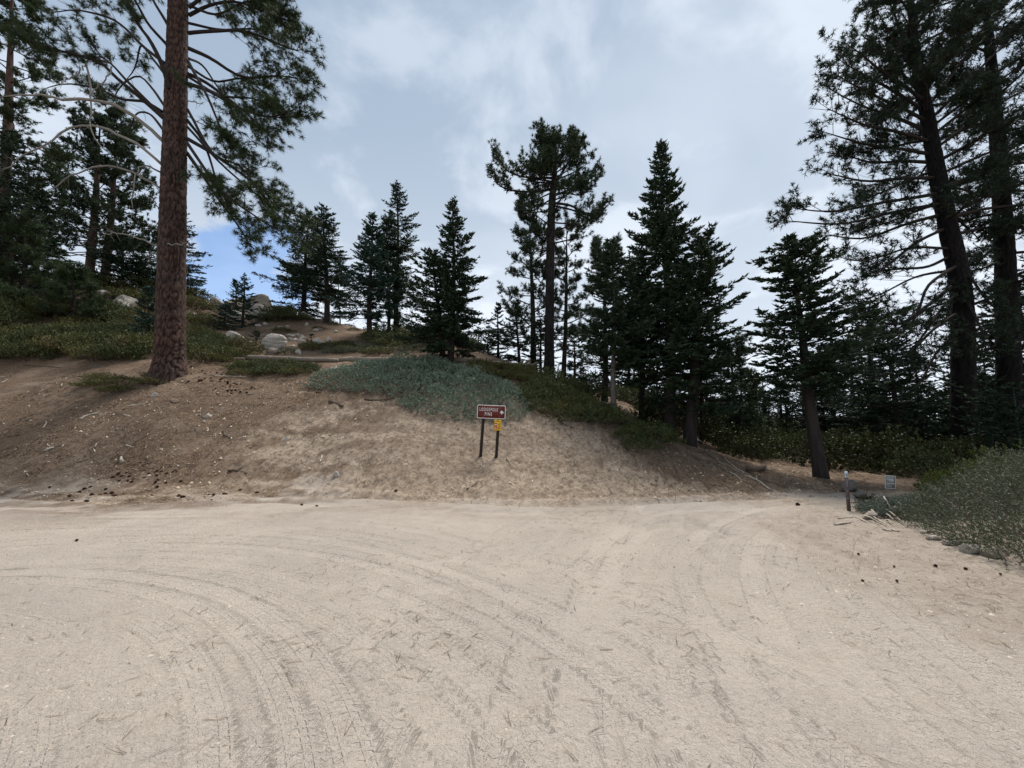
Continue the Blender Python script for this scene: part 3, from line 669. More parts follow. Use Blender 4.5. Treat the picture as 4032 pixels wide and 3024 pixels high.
L0(.06, (662, 100, .1), (610, 10, .4), (550, -90, .6), (440, -160, .8), **dict(A_, n2=16))
L0(.05, (655, 300, .2), (600, 230, .8), (560, 180, 1.2), (530, 260, 1.6), (480, 330, 1.9), **dict(A_, n2=8, len2=.7, live=.4))
L0(.05, (650, 420, .1), (600, 350, .6), (540, 300, 1.0), (470, 350, 1.4), (430, 440, 1.6), **dict(A_, n2=9, len2=.8, live=.35))
L0(.05, (650, 520, .1), (590, 450, .5), (540, 450, .9), (500, 520, 1.2), **dict(A_, n2=7, len2=.7, live=.4))
L0(.06, (640, 440, 0), (570, 400, .2), (480, 390, .4), (380, 350, .6), (260, 330, .8), (180, 350, 1.0), **dict(A_, n2=14, len2=1.0, live=.3))
for i in range(12):                                       # upper limbs above the frame and towards the camera and the hill
    a = i * 2.4 + .5; h = -80 - 22 * i; p = LP((705, h, 0))[0]; L = 3.6 - .12 * i
    lim0.append(([p, p + np.array([math.cos(a) * L * .5, math.sin(a) * L * .5, .2]), p + np.array([math.cos(a) * L, math.sin(a) * L, -.1])], .05, dict(n2=12, len2=1.2)))
D_ = [(LP((645, 655, 0), (560, 580, -.3), (460, 525, -.6), (390, 502, -.8), (290, 498, -1.0), (190, 560, -1.3), (90, 620, -1.5), (5, 672, -1.7)), .075),
      (LP((645, 750, 0), (570, 705, -.4), (500, 672, -.8), (420, 652, -1.1), (330, 672, -1.4), (250, 710, -1.6), (192, 752, -1.8)), .058),
      (LP((648, 690, -.1), (610, 668, -.4), (565, 655, -.7), (535, 690, -.9), (525, 780, -1.0), (518, 865, -1.05)), .045),
      (LP((650, 975, -.1), (560, 945, -.5), (470, 920, -.9), (430, 920, -1.1), (400, 932, -1.2)), .032),
      (LP((640, 960, -.3), (700, 965, -.8), (735, 955, -1.0)), .028),
      (LP((660, 572, -.1), (560, 480, -.5), (450, 415, -1.0), (340, 392, -1.4), (230, 388, -1.7), (120, 368, -2.0), (0, 382, -2.3)), .11),
      (LP((440, 250, -1.0), (350, 222, -1.1), (352, 320, -1.2), (362, 440, -1.2), (352, 485, -1.2), (380, 550, -1.25), (404, 586, -1.3)), .045),
      (LP((440, 262, -1.1), (420, 310, -1.2), (370, 350, -1.3), (350, 380, -1.3)), .03),
      (LP((340, 255, -1.2), (290, 300, -1.3), (235, 332, -1.4)), .03),
      (LP((640, 840, 0), (610, 800, -.3), (595, 775, -.4)), .025),
      (LP((740, 400, -.3), (770, 402, -.6), (800, 415, -.8)), .022),
      (LP((735, 455, 0), (800, 490, .4), (890, 520, .7)), .022),
      (LP((638, 1000, 0), (600, 1000, -.2), (585, 1015, -.3), (598, 1030, -.3)), .018)]
def LP0(p): return p
big_pine, _ = pine(b0, ax0, ([0, .06, .3, .7, 1], [.62, .53, .475, .38, .19]), lim0, 1,
    'tall red-barked pine with furrowed trunk and dead white limbs, nearest tree on left slope', nseg=90, plates=(24, .42), nv=340, dead=D_, flare=.30, L=.24, w=.018, k=28)

# --- the broad dark pine at the right edge and its neighbour
bA = base_at(3790, 1832, 17.0); YA = bA[1]
def RP(*pts): return [W(u, v, YA + d) for u, v, d in pts]
axA = [bA] + RP((3793, 1500, 0), (3784, 1150, 0), (3735, 900, 0), (3690, 680, 0), (3645, 430, 0), (3610, 250, 0), (3590, 60, 0), (3580, -120, 0))
limA = []
def LA(r0, *pts, **o): limA.append((RP(*pts), r0, o))
S_ = dict(n2=22, len2=1.6, up=.22, side=.6, n3=8, live=.15, bare=.24)
for k_, (y0, ut, vt, dd) in enumerate([(300, 3440, 30, -.6), (330, 3480, -40, .8), (380, 3400, 130, .5), (400, 3330, 170, -.8), (440, 3300, 225, .6), (480, 3290, 290, -.5), (520, 3265, 350, 1.0), (560, 3262, 430, -.7), (610, 3240, 515, .5), (640, 3290, 600, 1.5), (700, 3250, 680, -.6), (760, 3110, 815, .3), (800, 3090, 870, -.6), (840, 3230, 930, .8)]):
    u0 = np.interp(y0, [250, 430, 680, 900], [3610, 3645, 3690, 3735])
    LA(.075, (u0, y0, 0), (u0 * .68 + ut * .32, y0 * .62 + vt * .38 + 10, dd * .4), (u0 * .35 + ut * .65, y0 * .25 + vt * .75 + 28, dd * .8), (ut, vt, dd), **S_)
LA(.07, (3720, 900, 0), (3600, 960, -.3), (3480, 1060, -.6), (3395, 1100, -.8), **dict(S_, n2=12, live=.4))
LA(.07, (3740, 1010, 0), (3650, 1050, .3), (3540, 1060, .4), (3440, 1070, .6), **dict(S_, n2=14, live=.3))
LA(.075, (3745, 1130, 0), (3640, 1210, -.3), (3530, 1280, -.6), (3400, 1230, -.8), **dict(S_, n2=14, live=.35))
LA(.06, (3760, 1050, -.2), (3650, 1130, -.8), (3600, 1260, -1.1), (3500, 1370, -1.3), **dict(S_, n2=12, live=.4))
for y0, ut, vt, dd in [(1180, 3420, 1330, .6), (1230, 3470, 1480, -.8), (1300, 3560, 1560, -1.4), (1150, 3560, 1400, -1.8), (1060, 3330, 1180, 1.0), (980, 3290, 1010, -.4), (1120, 3900, 1380, -1.6), (1050, 3950, 1250, -1.2)]:
    LA(.055, (3775, y0, 0), (3775 * .65 + ut * .35, y0 * .65 + vt * .35 - 15, dd * .4), (3775 * .3 + ut * .7, y0 * .3 + vt * .7 + 15, dd * .8), (ut, vt, dd), **dict(S_, n2=15, live=.25, bare=.25))
for k_, (y0, ut, vt, dd) in enumerate([(330, 3760, 60, -.5), (380, 3850, 40, .6), (430, 3930, 100, -.6), (480, 4040, 130, .5), (540, 4100, 230, -.8), (590, 4120, 330, .6), (640, 4140, 440, -.4), (690, 4130, 560, .8), (740, 4170, 650, -.8), (800, 4150, 740, .5), (860, 4200, 830, -.6), (930, 4160, 920, .4)]):
    u0 = np.interp(y0, [250, 430, 680, 900], [3610, 3645, 3690, 3735])
    LA(.07, (u0, y0, 0), (u0 * .65 + ut * .35, y0 * .7 + vt * .3 - 30, dd * .4), (u0 * .3 + ut * .7, y0 * .3 + vt * .7 - 30, dd * .8), (ut, vt, dd), **S_)
limA += [(p, q, dict(S_, **o)) for p, q, o in auto_limbs(axA, 30, .40, .98, lambda f: 3.2 - 1.4 * f, 11, (-.25, .5), .06)]
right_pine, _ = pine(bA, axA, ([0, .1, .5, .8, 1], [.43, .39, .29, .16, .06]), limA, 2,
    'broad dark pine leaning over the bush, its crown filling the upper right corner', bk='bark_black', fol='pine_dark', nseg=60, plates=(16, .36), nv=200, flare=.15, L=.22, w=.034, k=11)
bB = base_at(3965, 1822, 18.0); YB = bB[1]
axB = [bB] + [W(u, v, YB) for u, v in ((3972, 1500), (3962, 1150), (3945, 800), (3915, 400), (3890, 100), (3880, -100))]
limB = [(p, q, dict(S_, **o)) for p, q, o in auto_limbs(axB, 40, .22, .97, lambda f: 3.6 - 1.8 * f, 12, (-.35, .4), .07)]
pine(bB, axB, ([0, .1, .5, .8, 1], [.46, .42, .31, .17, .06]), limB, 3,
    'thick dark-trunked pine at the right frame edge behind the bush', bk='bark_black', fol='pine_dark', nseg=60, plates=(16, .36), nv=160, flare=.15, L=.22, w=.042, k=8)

# --- the tall pine standing by itself in the middle, and its companions
bC = base_at(2162, 1490, 25.0); YC = bC[1]
axC = [bC] + [W(u, v, YC) for u, v in ((2164, 1250), (2168, 950), (2175, 780), (2183, 700), (2188, 630))]
def CP(*pts): return [W(u, v, YC + d) for u, v, d in pts]
C_ = dict(n2=9, len2=1.1, up=.55, side=.75, n3=6, live=.35, L=.24, w=.042, k=16, tl=.4)
limC = [(CP((2178, 745, 0), (2080, 755, -.3), (1985, 740, -.5), (1935, 690, -.7)), .08, dict(C_, n2=16, live=.5)),
        (CP((2178, 700, 0), (2090, 700, .3), (2010, 680, .5), (1950, 620, .6)), .07, dict(C_, n2=14, live=.5)),
        (CP((2182, 800, 0), (2250, 810, -.3), (2330, 850, -.6), (2400, 800, -.7)), .08, dict(C_, n2=18, live=.35)),
        (CP((2182, 810, 0), (2260, 830, .3), (2330, 870, .4), (2370, 860, .5)), .06, dict(C_, n2=14, live=.35)),
        (CP((2185, 770, 0), (2260, 740, .2), (2320, 720, .4), (2360, 690, .4)), .06, dict(C_, n2=12))]
limC += [(p, q, dict(C_, **o)) for p, q, o in auto_limbs(axC, 30, .70, .99, lambda f: 2.9 - 1.7 * f, 21, (.12, 1.3), .05, curve=.25)]
limC += [(p, q, dict(C_, **o, bare=.2)) for p, q, o in auto_limbs(axC, 28, .36, .74, lambda f: 2.4, 22, (-.2, .1), .045)]
pine(bC, axC, ([0, .1, .5, .8, 1], [.36, .31, .26, .19, .06]), limC, 4,
    'tallest pine in the middle of the skyline, rounded tufted top above its neighbours', bk='bark_grey', fol='pine_far', nseg=28, plates=(9, .5), nv=120)
def mid_pine(u, v, ut, vt, n, h0, Rm, seed, label, tr=.2, el=(-.1, .7), fol='pine_far', Y=None, split=False, k=16, bk='bark_grey', group=None, curve=.12, **kw):
    b = base_at(u, v, Y or PLAN[u])
    t_ = W(ut, vt, b[1]); axp = [b, b * .6 + t_ * .4 + np.array([.08, .05, 0]), t_]
    H = t_[2] - b[2]
    lm = [(p, q, dict(dict(n2=8, up=.35, side=.75, n3=5, live=.3, L=.24, w=.036, k=k, tl=.36), **dict(o, **kw))) for p, q, o in auto_limbs(axp, n, h0, .985, lambda f: Rm * (1.0 - .72 * f), 100 + seed, el, .04, curve=curve)]
    return pine(b, axp, ([0, .1, .6, 1], [tr * 1.2, tr, tr * .7, .03]), lm, 50 + seed, label, bk=bk, fol=fol, nseg=14, nv=50, split=split, group=group)[0]
mid_pine(2100, 1458, 2085, 880, 34, .30, 2.7, 1, 'shorter pine close behind the left side of the tallest pine', .22)
mid_pine(2218, 1488, 2232, 900, 30, .28, 2.3, 2, 'slim pine close behind the right side of the tallest pine', .18)
mid_pine(2380, 1560, 2375, 960, 26, .30, 2.0, 3, 'long-needled pine between the tallest pine and the pale-trunked fir', .15, Y=21)
mid_pine(1530, 1342, 1520, 870, 24, .12, 1.5, 4, 'olive-toned young pine squeezed between the two firs on the ridge', .13)
mid_pine(2885, 1765, 2880, 1370, 26, .08, 1.7, 5, 'young bushy pine in the gap between central firs and leaning fir', .12, fol='pine', Y=21)
# left background pines
mid_pine(352, 1085, 395, 470, 52, .18, 5.2, 6, 'left one of the two tall pines on the ridge behind the big pine', .36, el=(-.25, .5), k=10, split=False, bk='bark_red', n2=12, n3=7, w=.07)
mid_pine(415, 1085, 462, 500, 46, .28, 5.0, 7, 'right one of the two tall pines on the ridge behind the big pine', .34, el=(-.25, .5), k=10, split=False, bk='bark_red', n2=12, n3=7, w=.07)
mid_pine(-15, 1240, 52, -150, 44, .42, 3.6, 8, 'pale-trunked pine cut by the left frame edge, foliage in top corner', .34, el=(-.3, .4), fol='pine', k=12, bk='bark_red', n2=12, n3=8, w=.042)
mid_pine(95, 1236, 92, 900, 26, .10, 1.7, 9, 'young dark pine with bare lower stem low at the left edge', .13, fol='pine', k=16, w=.026)
mid_pine(278, 1295, 285, 1085, 20, .22, 1.5, 10, 'small round-crowned pine on a short stem left of the big trunk', .11, fol='pine', k=16, w=.026)

# --- firs
def firp(u, v, ut, vt, R, start, seed, label, Y=None, **k):
    b = base_at(u, v, Y or PLAN[u])
    return fir(b, W(ut, vt, b[1]), R, start, seed, label=label, **k)
firp(1287, 1268, 1274, 806, 2.9, .20, 1, 'thin-topped fir with dark straight trunk right of the ridge boulders', shape=.8, gaps=.3, ragged=.5, tr=.24, droop=.15)
firp(1192, 1235, 1222, 835, 3.5, .04, 2, 'wide-skirted fir leaning on the ridge just right of the boulders', shape=.75, gaps=.25, droop=.3)
firp(1340, 1270, 1335, 1010, .8, .1, 3, 'spindly young fir between ridge trees with see-through crown', gaps=.45, tr=.05)
firp(1456, 1347, 1466, 846, 2.7, .17, 4, 'blue-green pointed fir with a pale stem, left of the ridge pair', fol='fir_blue', shape=.95, tr=.2)
firp(1562, 1308, 1560, 724, 2.9, .12, 5, 'tall ragged fir, highest of the ridge group left of centre', gaps=.35, ragged=.45, shape=.85, tr=.22, droop=.1)
firp(1774, 1437, 1782, 792, 2.25, .06, 6, 'dense dark pointed fir above the blue shrub, right of twin trunks', shape=1.0, tr=.17, dens=1.25)
firp(1744, 1434, 1700, 985, 2.3, .08, 7, 'lower fir whose trunk touches the dense pointed fir on its left', shape=.8, tr=.15, Y=None)
firp(1960, 1400, 1962, 1196, 1.1, .02, 8, 'small pointed fir on the skyline left of the tallest pine', Y=27)
firp(2045, 1470, 2035, 1185, 2.0, .02, 9, 'bushy fir at the foot of the tallest pine, on its left')
firp(2130, 1490, 2125, 1230, 1.5, .05, 62, 'dark fir filling the gap between the tallest pine and its left companion', Y=26)
firp(2262, 1500, 2258, 1290, 1.2, .05, 63, 'dark young fir right of the tallest pine at the crest', Y=24)
firp(1886, 1400, 1884, 1290, .8, .02, 10, 'tiny fir on the skyline just right of the dense pointed fir', Y=30)
firp(1921, 1402, 1922, 1275, .9, .02, 11, 'tiny fir on the skyline, second right of the dense pointed fir', Y=29)
firp(2417, 1648, 2408, 955, 2.2, .24, 12, 'thin fir with a pale grey trunk at the crest of the bank', bk='bark_pale', gaps=.12, ragged=.5, shape=.75, tr=.12)
firp(2528, 1648, 2512, 985, 2.1, .22, 13, 'dark-stemmed fir between the pale-trunked fir and the tallest fir', shape=.65, gaps=.2, tr=.15)
firp(2638, 1735, 2602, 570, 2.45, .17, 14, 'tallest pointed fir right of centre, rising above its group', shape=1.0, tr=.24, dens=1.2, gaps=.2)
firp(2713, 1748, 2772, 930, 2.3, .13, 15, 'thick-based fir leaning right against the tallest fir', shape=.55, tr=.25, dens=1.15)
firp(2762, 1728, 2768, 1330, 1.1, .22, 16, 'thin-stemmed low fir tucked under the leaning fir of the central group', Y=18, tr=.08)
firp(2920, 1765, 2918, 1450, 1.3, .03, 17, 'low dark fir beside the young pine in the gap', Y=19)
firp(3238, 1893, 3105, 950, 2.15, .30, 18, 'leaning flat-topped fir with a thick dark trunk by the road bend', flat_top=True, tr=.20, dens=1.2, gaps=.28, droop=.1)
def copy_tree(src, loc, s, rz, label=None):
    c = src.copy(); COL.objects.link(c); c.location = loc; c.scale = (s, s, s); c.rotation_euler = (0, 0, rz)
    if label: c['label'] = label
    for ch in src.children:
        d = ch.copy(); COL.objects.link(d); d.parent = c
    return c
protos = []
G_ = 'dark firs in the forest behind the marker post'
FORE = 'dark fir among the close-set trees of the shaded forest beyond the marker post'
for i, (u, v, ut, vt, R, Y, st) in enumerate([(3545, 1815, 3490, 1270, 2.2, 20, .2), (3450, 1812, 3425, 1180, 1.9, 22, .15), (3380, 1800, 3345, 1330, 2.0, 25, .1), (3640, 1800, 3600, 1400, 2.2, 26, .08), (3700, 1800, 3640, 1500, 2.0, 30, .05), (3120, 1785, 3090, 1490, 1.8, 25, .08),
        (3020, 1780, 3010, 1560, 1.7, 30, .05), (3200, 1790, 3180, 1400, 2.2, 29, .06), (3300, 1790, 3280, 1450, 2.3, 32, .05), (3480, 1790, 3450, 1440, 2.5, 34, .05), (3850, 1800, 3800, 1250, 2.4, 24, .06), (4060, 1800, 3990, 1150, 2.6, 21, .05), (3900, 1830, 3880, 1480, 1.5, 15.5, .04), (4020, 1830, 3990, 1520, 1.5, 14.5, .04), (4150, 1800, 4100, 1050, 2.4, 19, .05), (2780, 1700, 2775, 1480, 1.6, 34, .05), (2980, 1760, 2970, 1600, 1.8, 38, .03)]):
    if i < 4 or 12 <= i <= 13: fo = firp(u, v, ut, vt, R, st, 40 + i, FORE, Y=Y, group=G_, dens=.8, shape=.7, gaps=.15); protos = protos + [(fo, W(ut, vt, Y)[2] - fo.location[2])] if i < 4 else protos
    else:
        src, hs_ = protos[i % 4]; bb_ = base_at(u, v, Y); fo = copy_tree(src, bb_, (W(ut, vt, Y)[2] - bb_[2]) / hs_, i * 1.9, FORE)
    if 12 <= i <= 13: fo['label'] = ['young blue-green fir right behind the bush, beside the leaning-over pine', 'young blue-green fir behind the bush at the right frame edge'][i - 12]; del fo['group']; fo.children[2].data.materials[0] = M['fir_blue']
# a belt of trees far off that closes the view
far_src = firp(2480, 1640, 2480, 1520, 2.3, .03, 80, 'far dark fir in the belt of trees that closes the view on the right', Y=48, group='far belt of firs', dens=.55, shape=.7)
r_ = np.random.default_rng(77)
for i in range(64):
    x = 8 + i * 1.05 + r_.uniform(-1, 1); y = 44 + r_.uniform(-8, 12) - max(0, x - 40) * .55
    if i % 2: y -= 9
    copy_tree(far_src, (x, y, hz(x, y) - .1), r_.uniform(1.1, 1.75), r_.uniform(0, 6))
for i in range(17):                                       # nearer trees of the same belt, close behind the leaning fir and the right-hand pines
    y = r_.uniform(23, 37); u_ = 2960 + i * 66 + r_.uniform(-25, 25); x = (u_ - CX) / F_PX * y
    src, hs_ = protos[i % 4]; copy_tree(src, (x, y, hz(x, y) - .1), r_.uniform(4.2, 6.4) / hs_, r_.uniform(0, 6), 'dark fir in the dense shaded wood behind the leaning fir and the right-hand pines')['group'] = 'dense wood on the right'
# left hillside firs
firp(482, 1135, 478, 915, 2.6, .0, 30, 'squat dense fir on the ridge left of the big pine trunk', shape=.6, dens=1.1)
firp(566, 1135, 556, 975, 1.9, .0, 31, 'lower fir merging with the squat fir, nearest the big trunk', shape=.7, Y=34)
firp(705, 1160, 690, 780, 2.3, .05, 32, 'fir half hidden behind the big pine trunk, branches showing on its right', shape=.8, Y=34)
firp(585, 1345, 588, 1130, 1.2, .02, 33, 'small blue-green fir against the left side of the big trunk', fol='fir_blue', Y=22)
firp(45, 1242, 40, 520, 2.4, .06, 34, 'tall dark fir at the left frame edge behind the young pine', shape=.6, Y=23, dens=.9)
firp(150, 1225, 140, 700, 2.0, .08, 35, 'dark fir second from the left frame edge, half hidden by dead limbs', shape=.7, Y=26)
firp(956, 1292, 962, 1085, 1.7, .03, 36, 'blue-green fir standing before the big boulders on the ridge', fol='fir_blue')
firp(925, 1285, 926, 1105, .8, .1, 37, 'small fir tip rising over the boulders, left of the blue-green fir', Y=33)
firp(880, 1296, 890, 1190, 1.35, .02, 38, 'low wide young fir left of the blue-green fir by the boulders', fol='fir_blue', shape=.8)
firp(1006, 1378, 1010, 1302, .62, .02, 39, 'tiny dark fir beside the long flat boulder')
firp(1225, 1370, 1226, 1320, .5, .02, 60, 'tiny fir seedling before the rock pile')
firp(2292, 1520, 2290, 1460, .35, .1, 61, 'sapling with bare stem right of the tallest pine', Y=24)

# ------------------------------------------------------------------ shrubs
def shrub_meshes(seed, rx, h, n, fol, leaf=(.062, .040), nl=7, sprig=.15, lump=.6):
    r = np.random.default_rng(300 + seed); d = unit(r.standard_normal((n, 3))); d[:, 2] = np.abs(d[:, 2]) * .9 - .05
    th = np.arctan2(d[:, 1], d[:, 0]); k = 1 + lump * (fbm(np.cos(th) * 2.2 + seed + d[:, 2] * 2, np.sin(th) * 2.2 + d[:, 2] * 2, seed) - .5) * 2.4
    rad = k * r.uniform(.45, 1.0, n) ** .5
    P = d * rad[:, None] * np.array([rx, rx, h]); P[:, 2] = np.maximum(P[:, 2], .02)
    D = unit(d * .7 + UP * .55 + r.standard_normal((n, 3)) * .35)
    g = Geo(); q = r.uniform(0, 1, (n, nl)); O = P[:, None] + D[:, None] * (q * sprig)[..., None]
    V = unit(D[:, None] * .5 + r.standard_normal((n, nl, 3)) * .6 + UP * .2); tone = np.clip(.55 * r.random((n, 1)) + .45 * r.random((n, nl)), 0, 1)
    leaves(g, O.reshape(-1, 3), V.reshape(-1, 3), r.uniform(.7, 1.2, n * nl) * leaf[0], leaf[1], r, tone.ravel())
    s = Geo()
    for i in r.choice(n, min(n, 26), False):
        p = P[i]; tube(s, smooth_path([np.array([p[0] * .12, p[1] * .12, -.15]), p * np.array([.5, .5, .6]), p + D[i] * sprig * .6], 5), [.02, .014, .01, .007, .004], 4, False)
    return g.build('foliage', M[fol]), s.build('stems', M['stem'])
LIB = {'olive': [shrub_meshes(i, 1.0, .62, 620, 'olive') for i in range(3)], 'green': [shrub_meshes(10 + i, 1.0, .70, 620, 'green') for i in range(3)],
       'yellow': [shrub_meshes(20 + i, 1.0, .85, 560, 'yellow', (.075, .045)) for i in range(2)], 'grey': [shrub_meshes(30 + i, 1.0, .5, 620, 'grey', (.055, .026)) for i in range(2)],
       'bright': [shrub_meshes(40 + i, 1.0, .8, 900, 'bright', (.06, .040), 8) for i in range(2)], 'blue': [shrub_meshes(45, 1.0, .5, 620, 'blue', (.055, .036))]}
rs = np.random.default_rng(42)
def shrub(kind, p, s, label, group=None, hs=1.0, name='shrub'):
    e = empty(name, (p[0], p[1], p[2] - .06)); tag(e, label, 'shrub', group)
    e.scale = (s * rs.uniform(.9, 1.2), s * rs.uniform(.85, 1.1), s * hs); e.rotation_euler = (0, 0, rs.uniform(0, 6.28))
    f, st = LIB[kind][rs.integers(len(LIB[kind]))]
    obj('foliage', f, e); obj('stems', st, e); return e
def thicket(poly_px, kinds, spacing, size, label, group, hs=1.0, Y=None, ymax=60):
    """shrubs set closely over a patch of the ground; poly given by sight lines, or directly in metres"""
    P = gp(*poly_px)[:, :2] if Y is None else np.array(Y)
    lo, hi = P.min(0), P.max(0); n = 0
    for x in np.arange(lo[0], hi[0], spacing):
        for y in np.arange(lo[1], min(hi[1], ymax), spacing * .9):
            X, Y_ = x + rs.uniform(-.35, .35) * spacing, y + rs.uniform(-.35, .35) * spacing
            if poly_soft(np.array([X]), np.array([Y_]), P, .01)[0] < .5: continue
            uu = X / Y_ * F_PX + CX
            if uu < -220 or uu > 4250: continue
            k = kinds[rs.integers(len(kinds))]; shrub(k, (X, Y_, surf(X, Y_)[0]), size * rs.uniform(.7, 1.25), label.replace('#', {'olive': 'olive', 'green': 'dark green', 'yellow': 'yellow-green', 'grey': 'grey-green'}.get(k, k)), group + ' - ' + k, hs); n += 1
    return n
thicket([(-250, 1425), (200, 1410), (560, 1425), (600, 1400), (600, 1330), (330, 1300), (-250, 1310)], ['green', 'green', 'olive'], 1.05, 1.1, '# low shrub in the thicket at the slope edge left of the big trunk', 'thicket left of the big pine', 1.15)
thicket([(-250, 1300), (330, 1295), (600, 1320), (600, 1240), (420, 1225), (-250, 1215)], ['green', 'olive'], 1.45, 1.4, '# shrub higher in the thicket left of the big trunk, below the pale rocks', 'upper left thicket')
thicket([(150, 1165), (420, 1190), (600, 1200), (780, 1215), (800, 1170), (560, 1140), (200, 1120)], ['olive', 'olive', 'green'], 2.3, 1.8, '# shrub on the left ridge around the pale rocks', 'ridge shrubs left', .9)
thicket([(740, 1430), (900, 1425), (1010, 1400), (960, 1370), (860, 1330), (740, 1300)], ['green', 'olive'], 1.05, .95, '# shrub between the big trunk and the fallen log', 'shrubs right of the big trunk')
thicket([(750, 1290), (860, 1300), (820, 1230), (760, 1200)], ['olive'], 1.5, 1.2, '# shrub just right of the big trunk below the ridge boulders', 'shrubs below boulders')
thicket([(940, 1480), (1080, 1500), (1230, 1470), (1240, 1440), (1060, 1428), (960, 1440)], ['olive', 'olive', 'green'], .8, .72, '# low shrub in the flat patch in front of the fallen log', 'patch before the log', .85)
thicket([(330, 1520), (470, 1545), (600, 1530), (640, 1480), (420, 1465)], ['olive'], .75, .55, '# dry low shrub at the foot of the big trunk, on its left', 'dry shrubs at trunk foot', .8)
thicket([(1180, 1385), (1450, 1400), (1680, 1400), (1680, 1365), (1400, 1350), (1230, 1365)], ['olive', 'grey', 'grey'], 1.05, .85, '# shrub behind the fallen log on the slope', 'shrubs behind the log', .75)
thicket([(1380, 1345), (1700, 1370), (1860, 1395), (1860, 1370), (1620, 1315), (1400, 1320)], ['olive', 'olive', 'green'], 2.0, 1.45, '# shrub under the ridge firs', 'shrubs under ridge firs', .8)
thicket([(1060, 1310), (1250, 1318), (1420, 1335), (1420, 1290), (1240, 1278), (1100, 1285)], ['olive', 'grey', 'green'], 2.4, .8, '# small shrub dotted over the bare ground below the ridge trees', 'dotted shrubs below ridge', .7)
thicket([(1820, 1470), (2000, 1500), (2110, 1530), (2080, 1460), (1850, 1425)], ['olive'], 1.0, .8, '# brownish shrub between the dense pointed fir and tallest pine', 'shrubs by tallest pine', .8)
thicket([(2030, 1545), (2080, 1620), (2200, 1650), (2380, 1680), (2400, 1640), (2280, 1560), (2130, 1500)], ['green', 'green', 'olive'], .95, .95, '# shrub in the hedge-like mass on the bank crest right of the sign', 'bank crest shrubs')
thicket([(2400, 1750), (2520, 1765), (2640, 1770), (2610, 1700), (2420, 1670)], ['green'], .85, .85, '# shrub at the feet of the central firs where the bank drops', 'shrubs at fir feet')
thicket([], ['yellow', 'yellow', 'green'], 2.7, 1.5, '# shrub in the undergrowth of the shaded forest floor on the right', 'forest undergrowth', 1.1, Y=[(6.5, 17.5), (11.5, 13.8), (15, 14), (20, 15), (26, 22), (26, 32), (10, 32), (5, 22)])
thicket([], ['yellow', 'olive'], 5.0, 3.0, '# shrub far back between the trunks of the right-hand forest', 'far undergrowth', 1.2, Y=[(8, 33), (28, 32), (44, 34), (44, 44), (8, 44)])
shrub('green', gpt(1110, 1262), 1.7, 'dark rounded shrub at the crest right of the ridge boulders', hs=1.1)
shrub('green', gpt(1160, 1262), 1.4, 'dark shrub at the crest, right-hand neighbour of the rounded one', hs=1.0)
shrub('blue', gpt(1060, 1258), 1.2, 'small bluish shrub below the ridge boulders')
shrub('grey', gpt(1130, 1392), .8, 'bare twiggy grey shrub below the long flat boulder', hs=1.2)
shrub('yellow', gpt(3440, 1985), .34, 'small yellow-green shrub right of the marker post', hs=.8)
shrub('yellow', gpt(3500, 1985), .30, 'rusty-topped small shrub in front of the weathered notice sign', hs=.8)
for i, (x, y, z, sz) in enumerate([(12.3, 10.0, .05, .95), (13.3, 10.2, .15, 1.0), (14.3, 10.4, .2, 1.0), (15.4, 10.6, .2, 1.0), (11.7, 10.2, -.15, .7), (12.1, 10.9, -.1, .7)]):
    shrub('bright', (x, y, z), sz, 'bright yellow-green leafy shrub showing over the top of the grey bush' if i < 4 else 'duller yellow-green shrub left of the bright ones behind the grey bush', 'bright shrubs behind the grey bush' if i < 4 else 'duller shrubs behind the grey bush', 1.2)

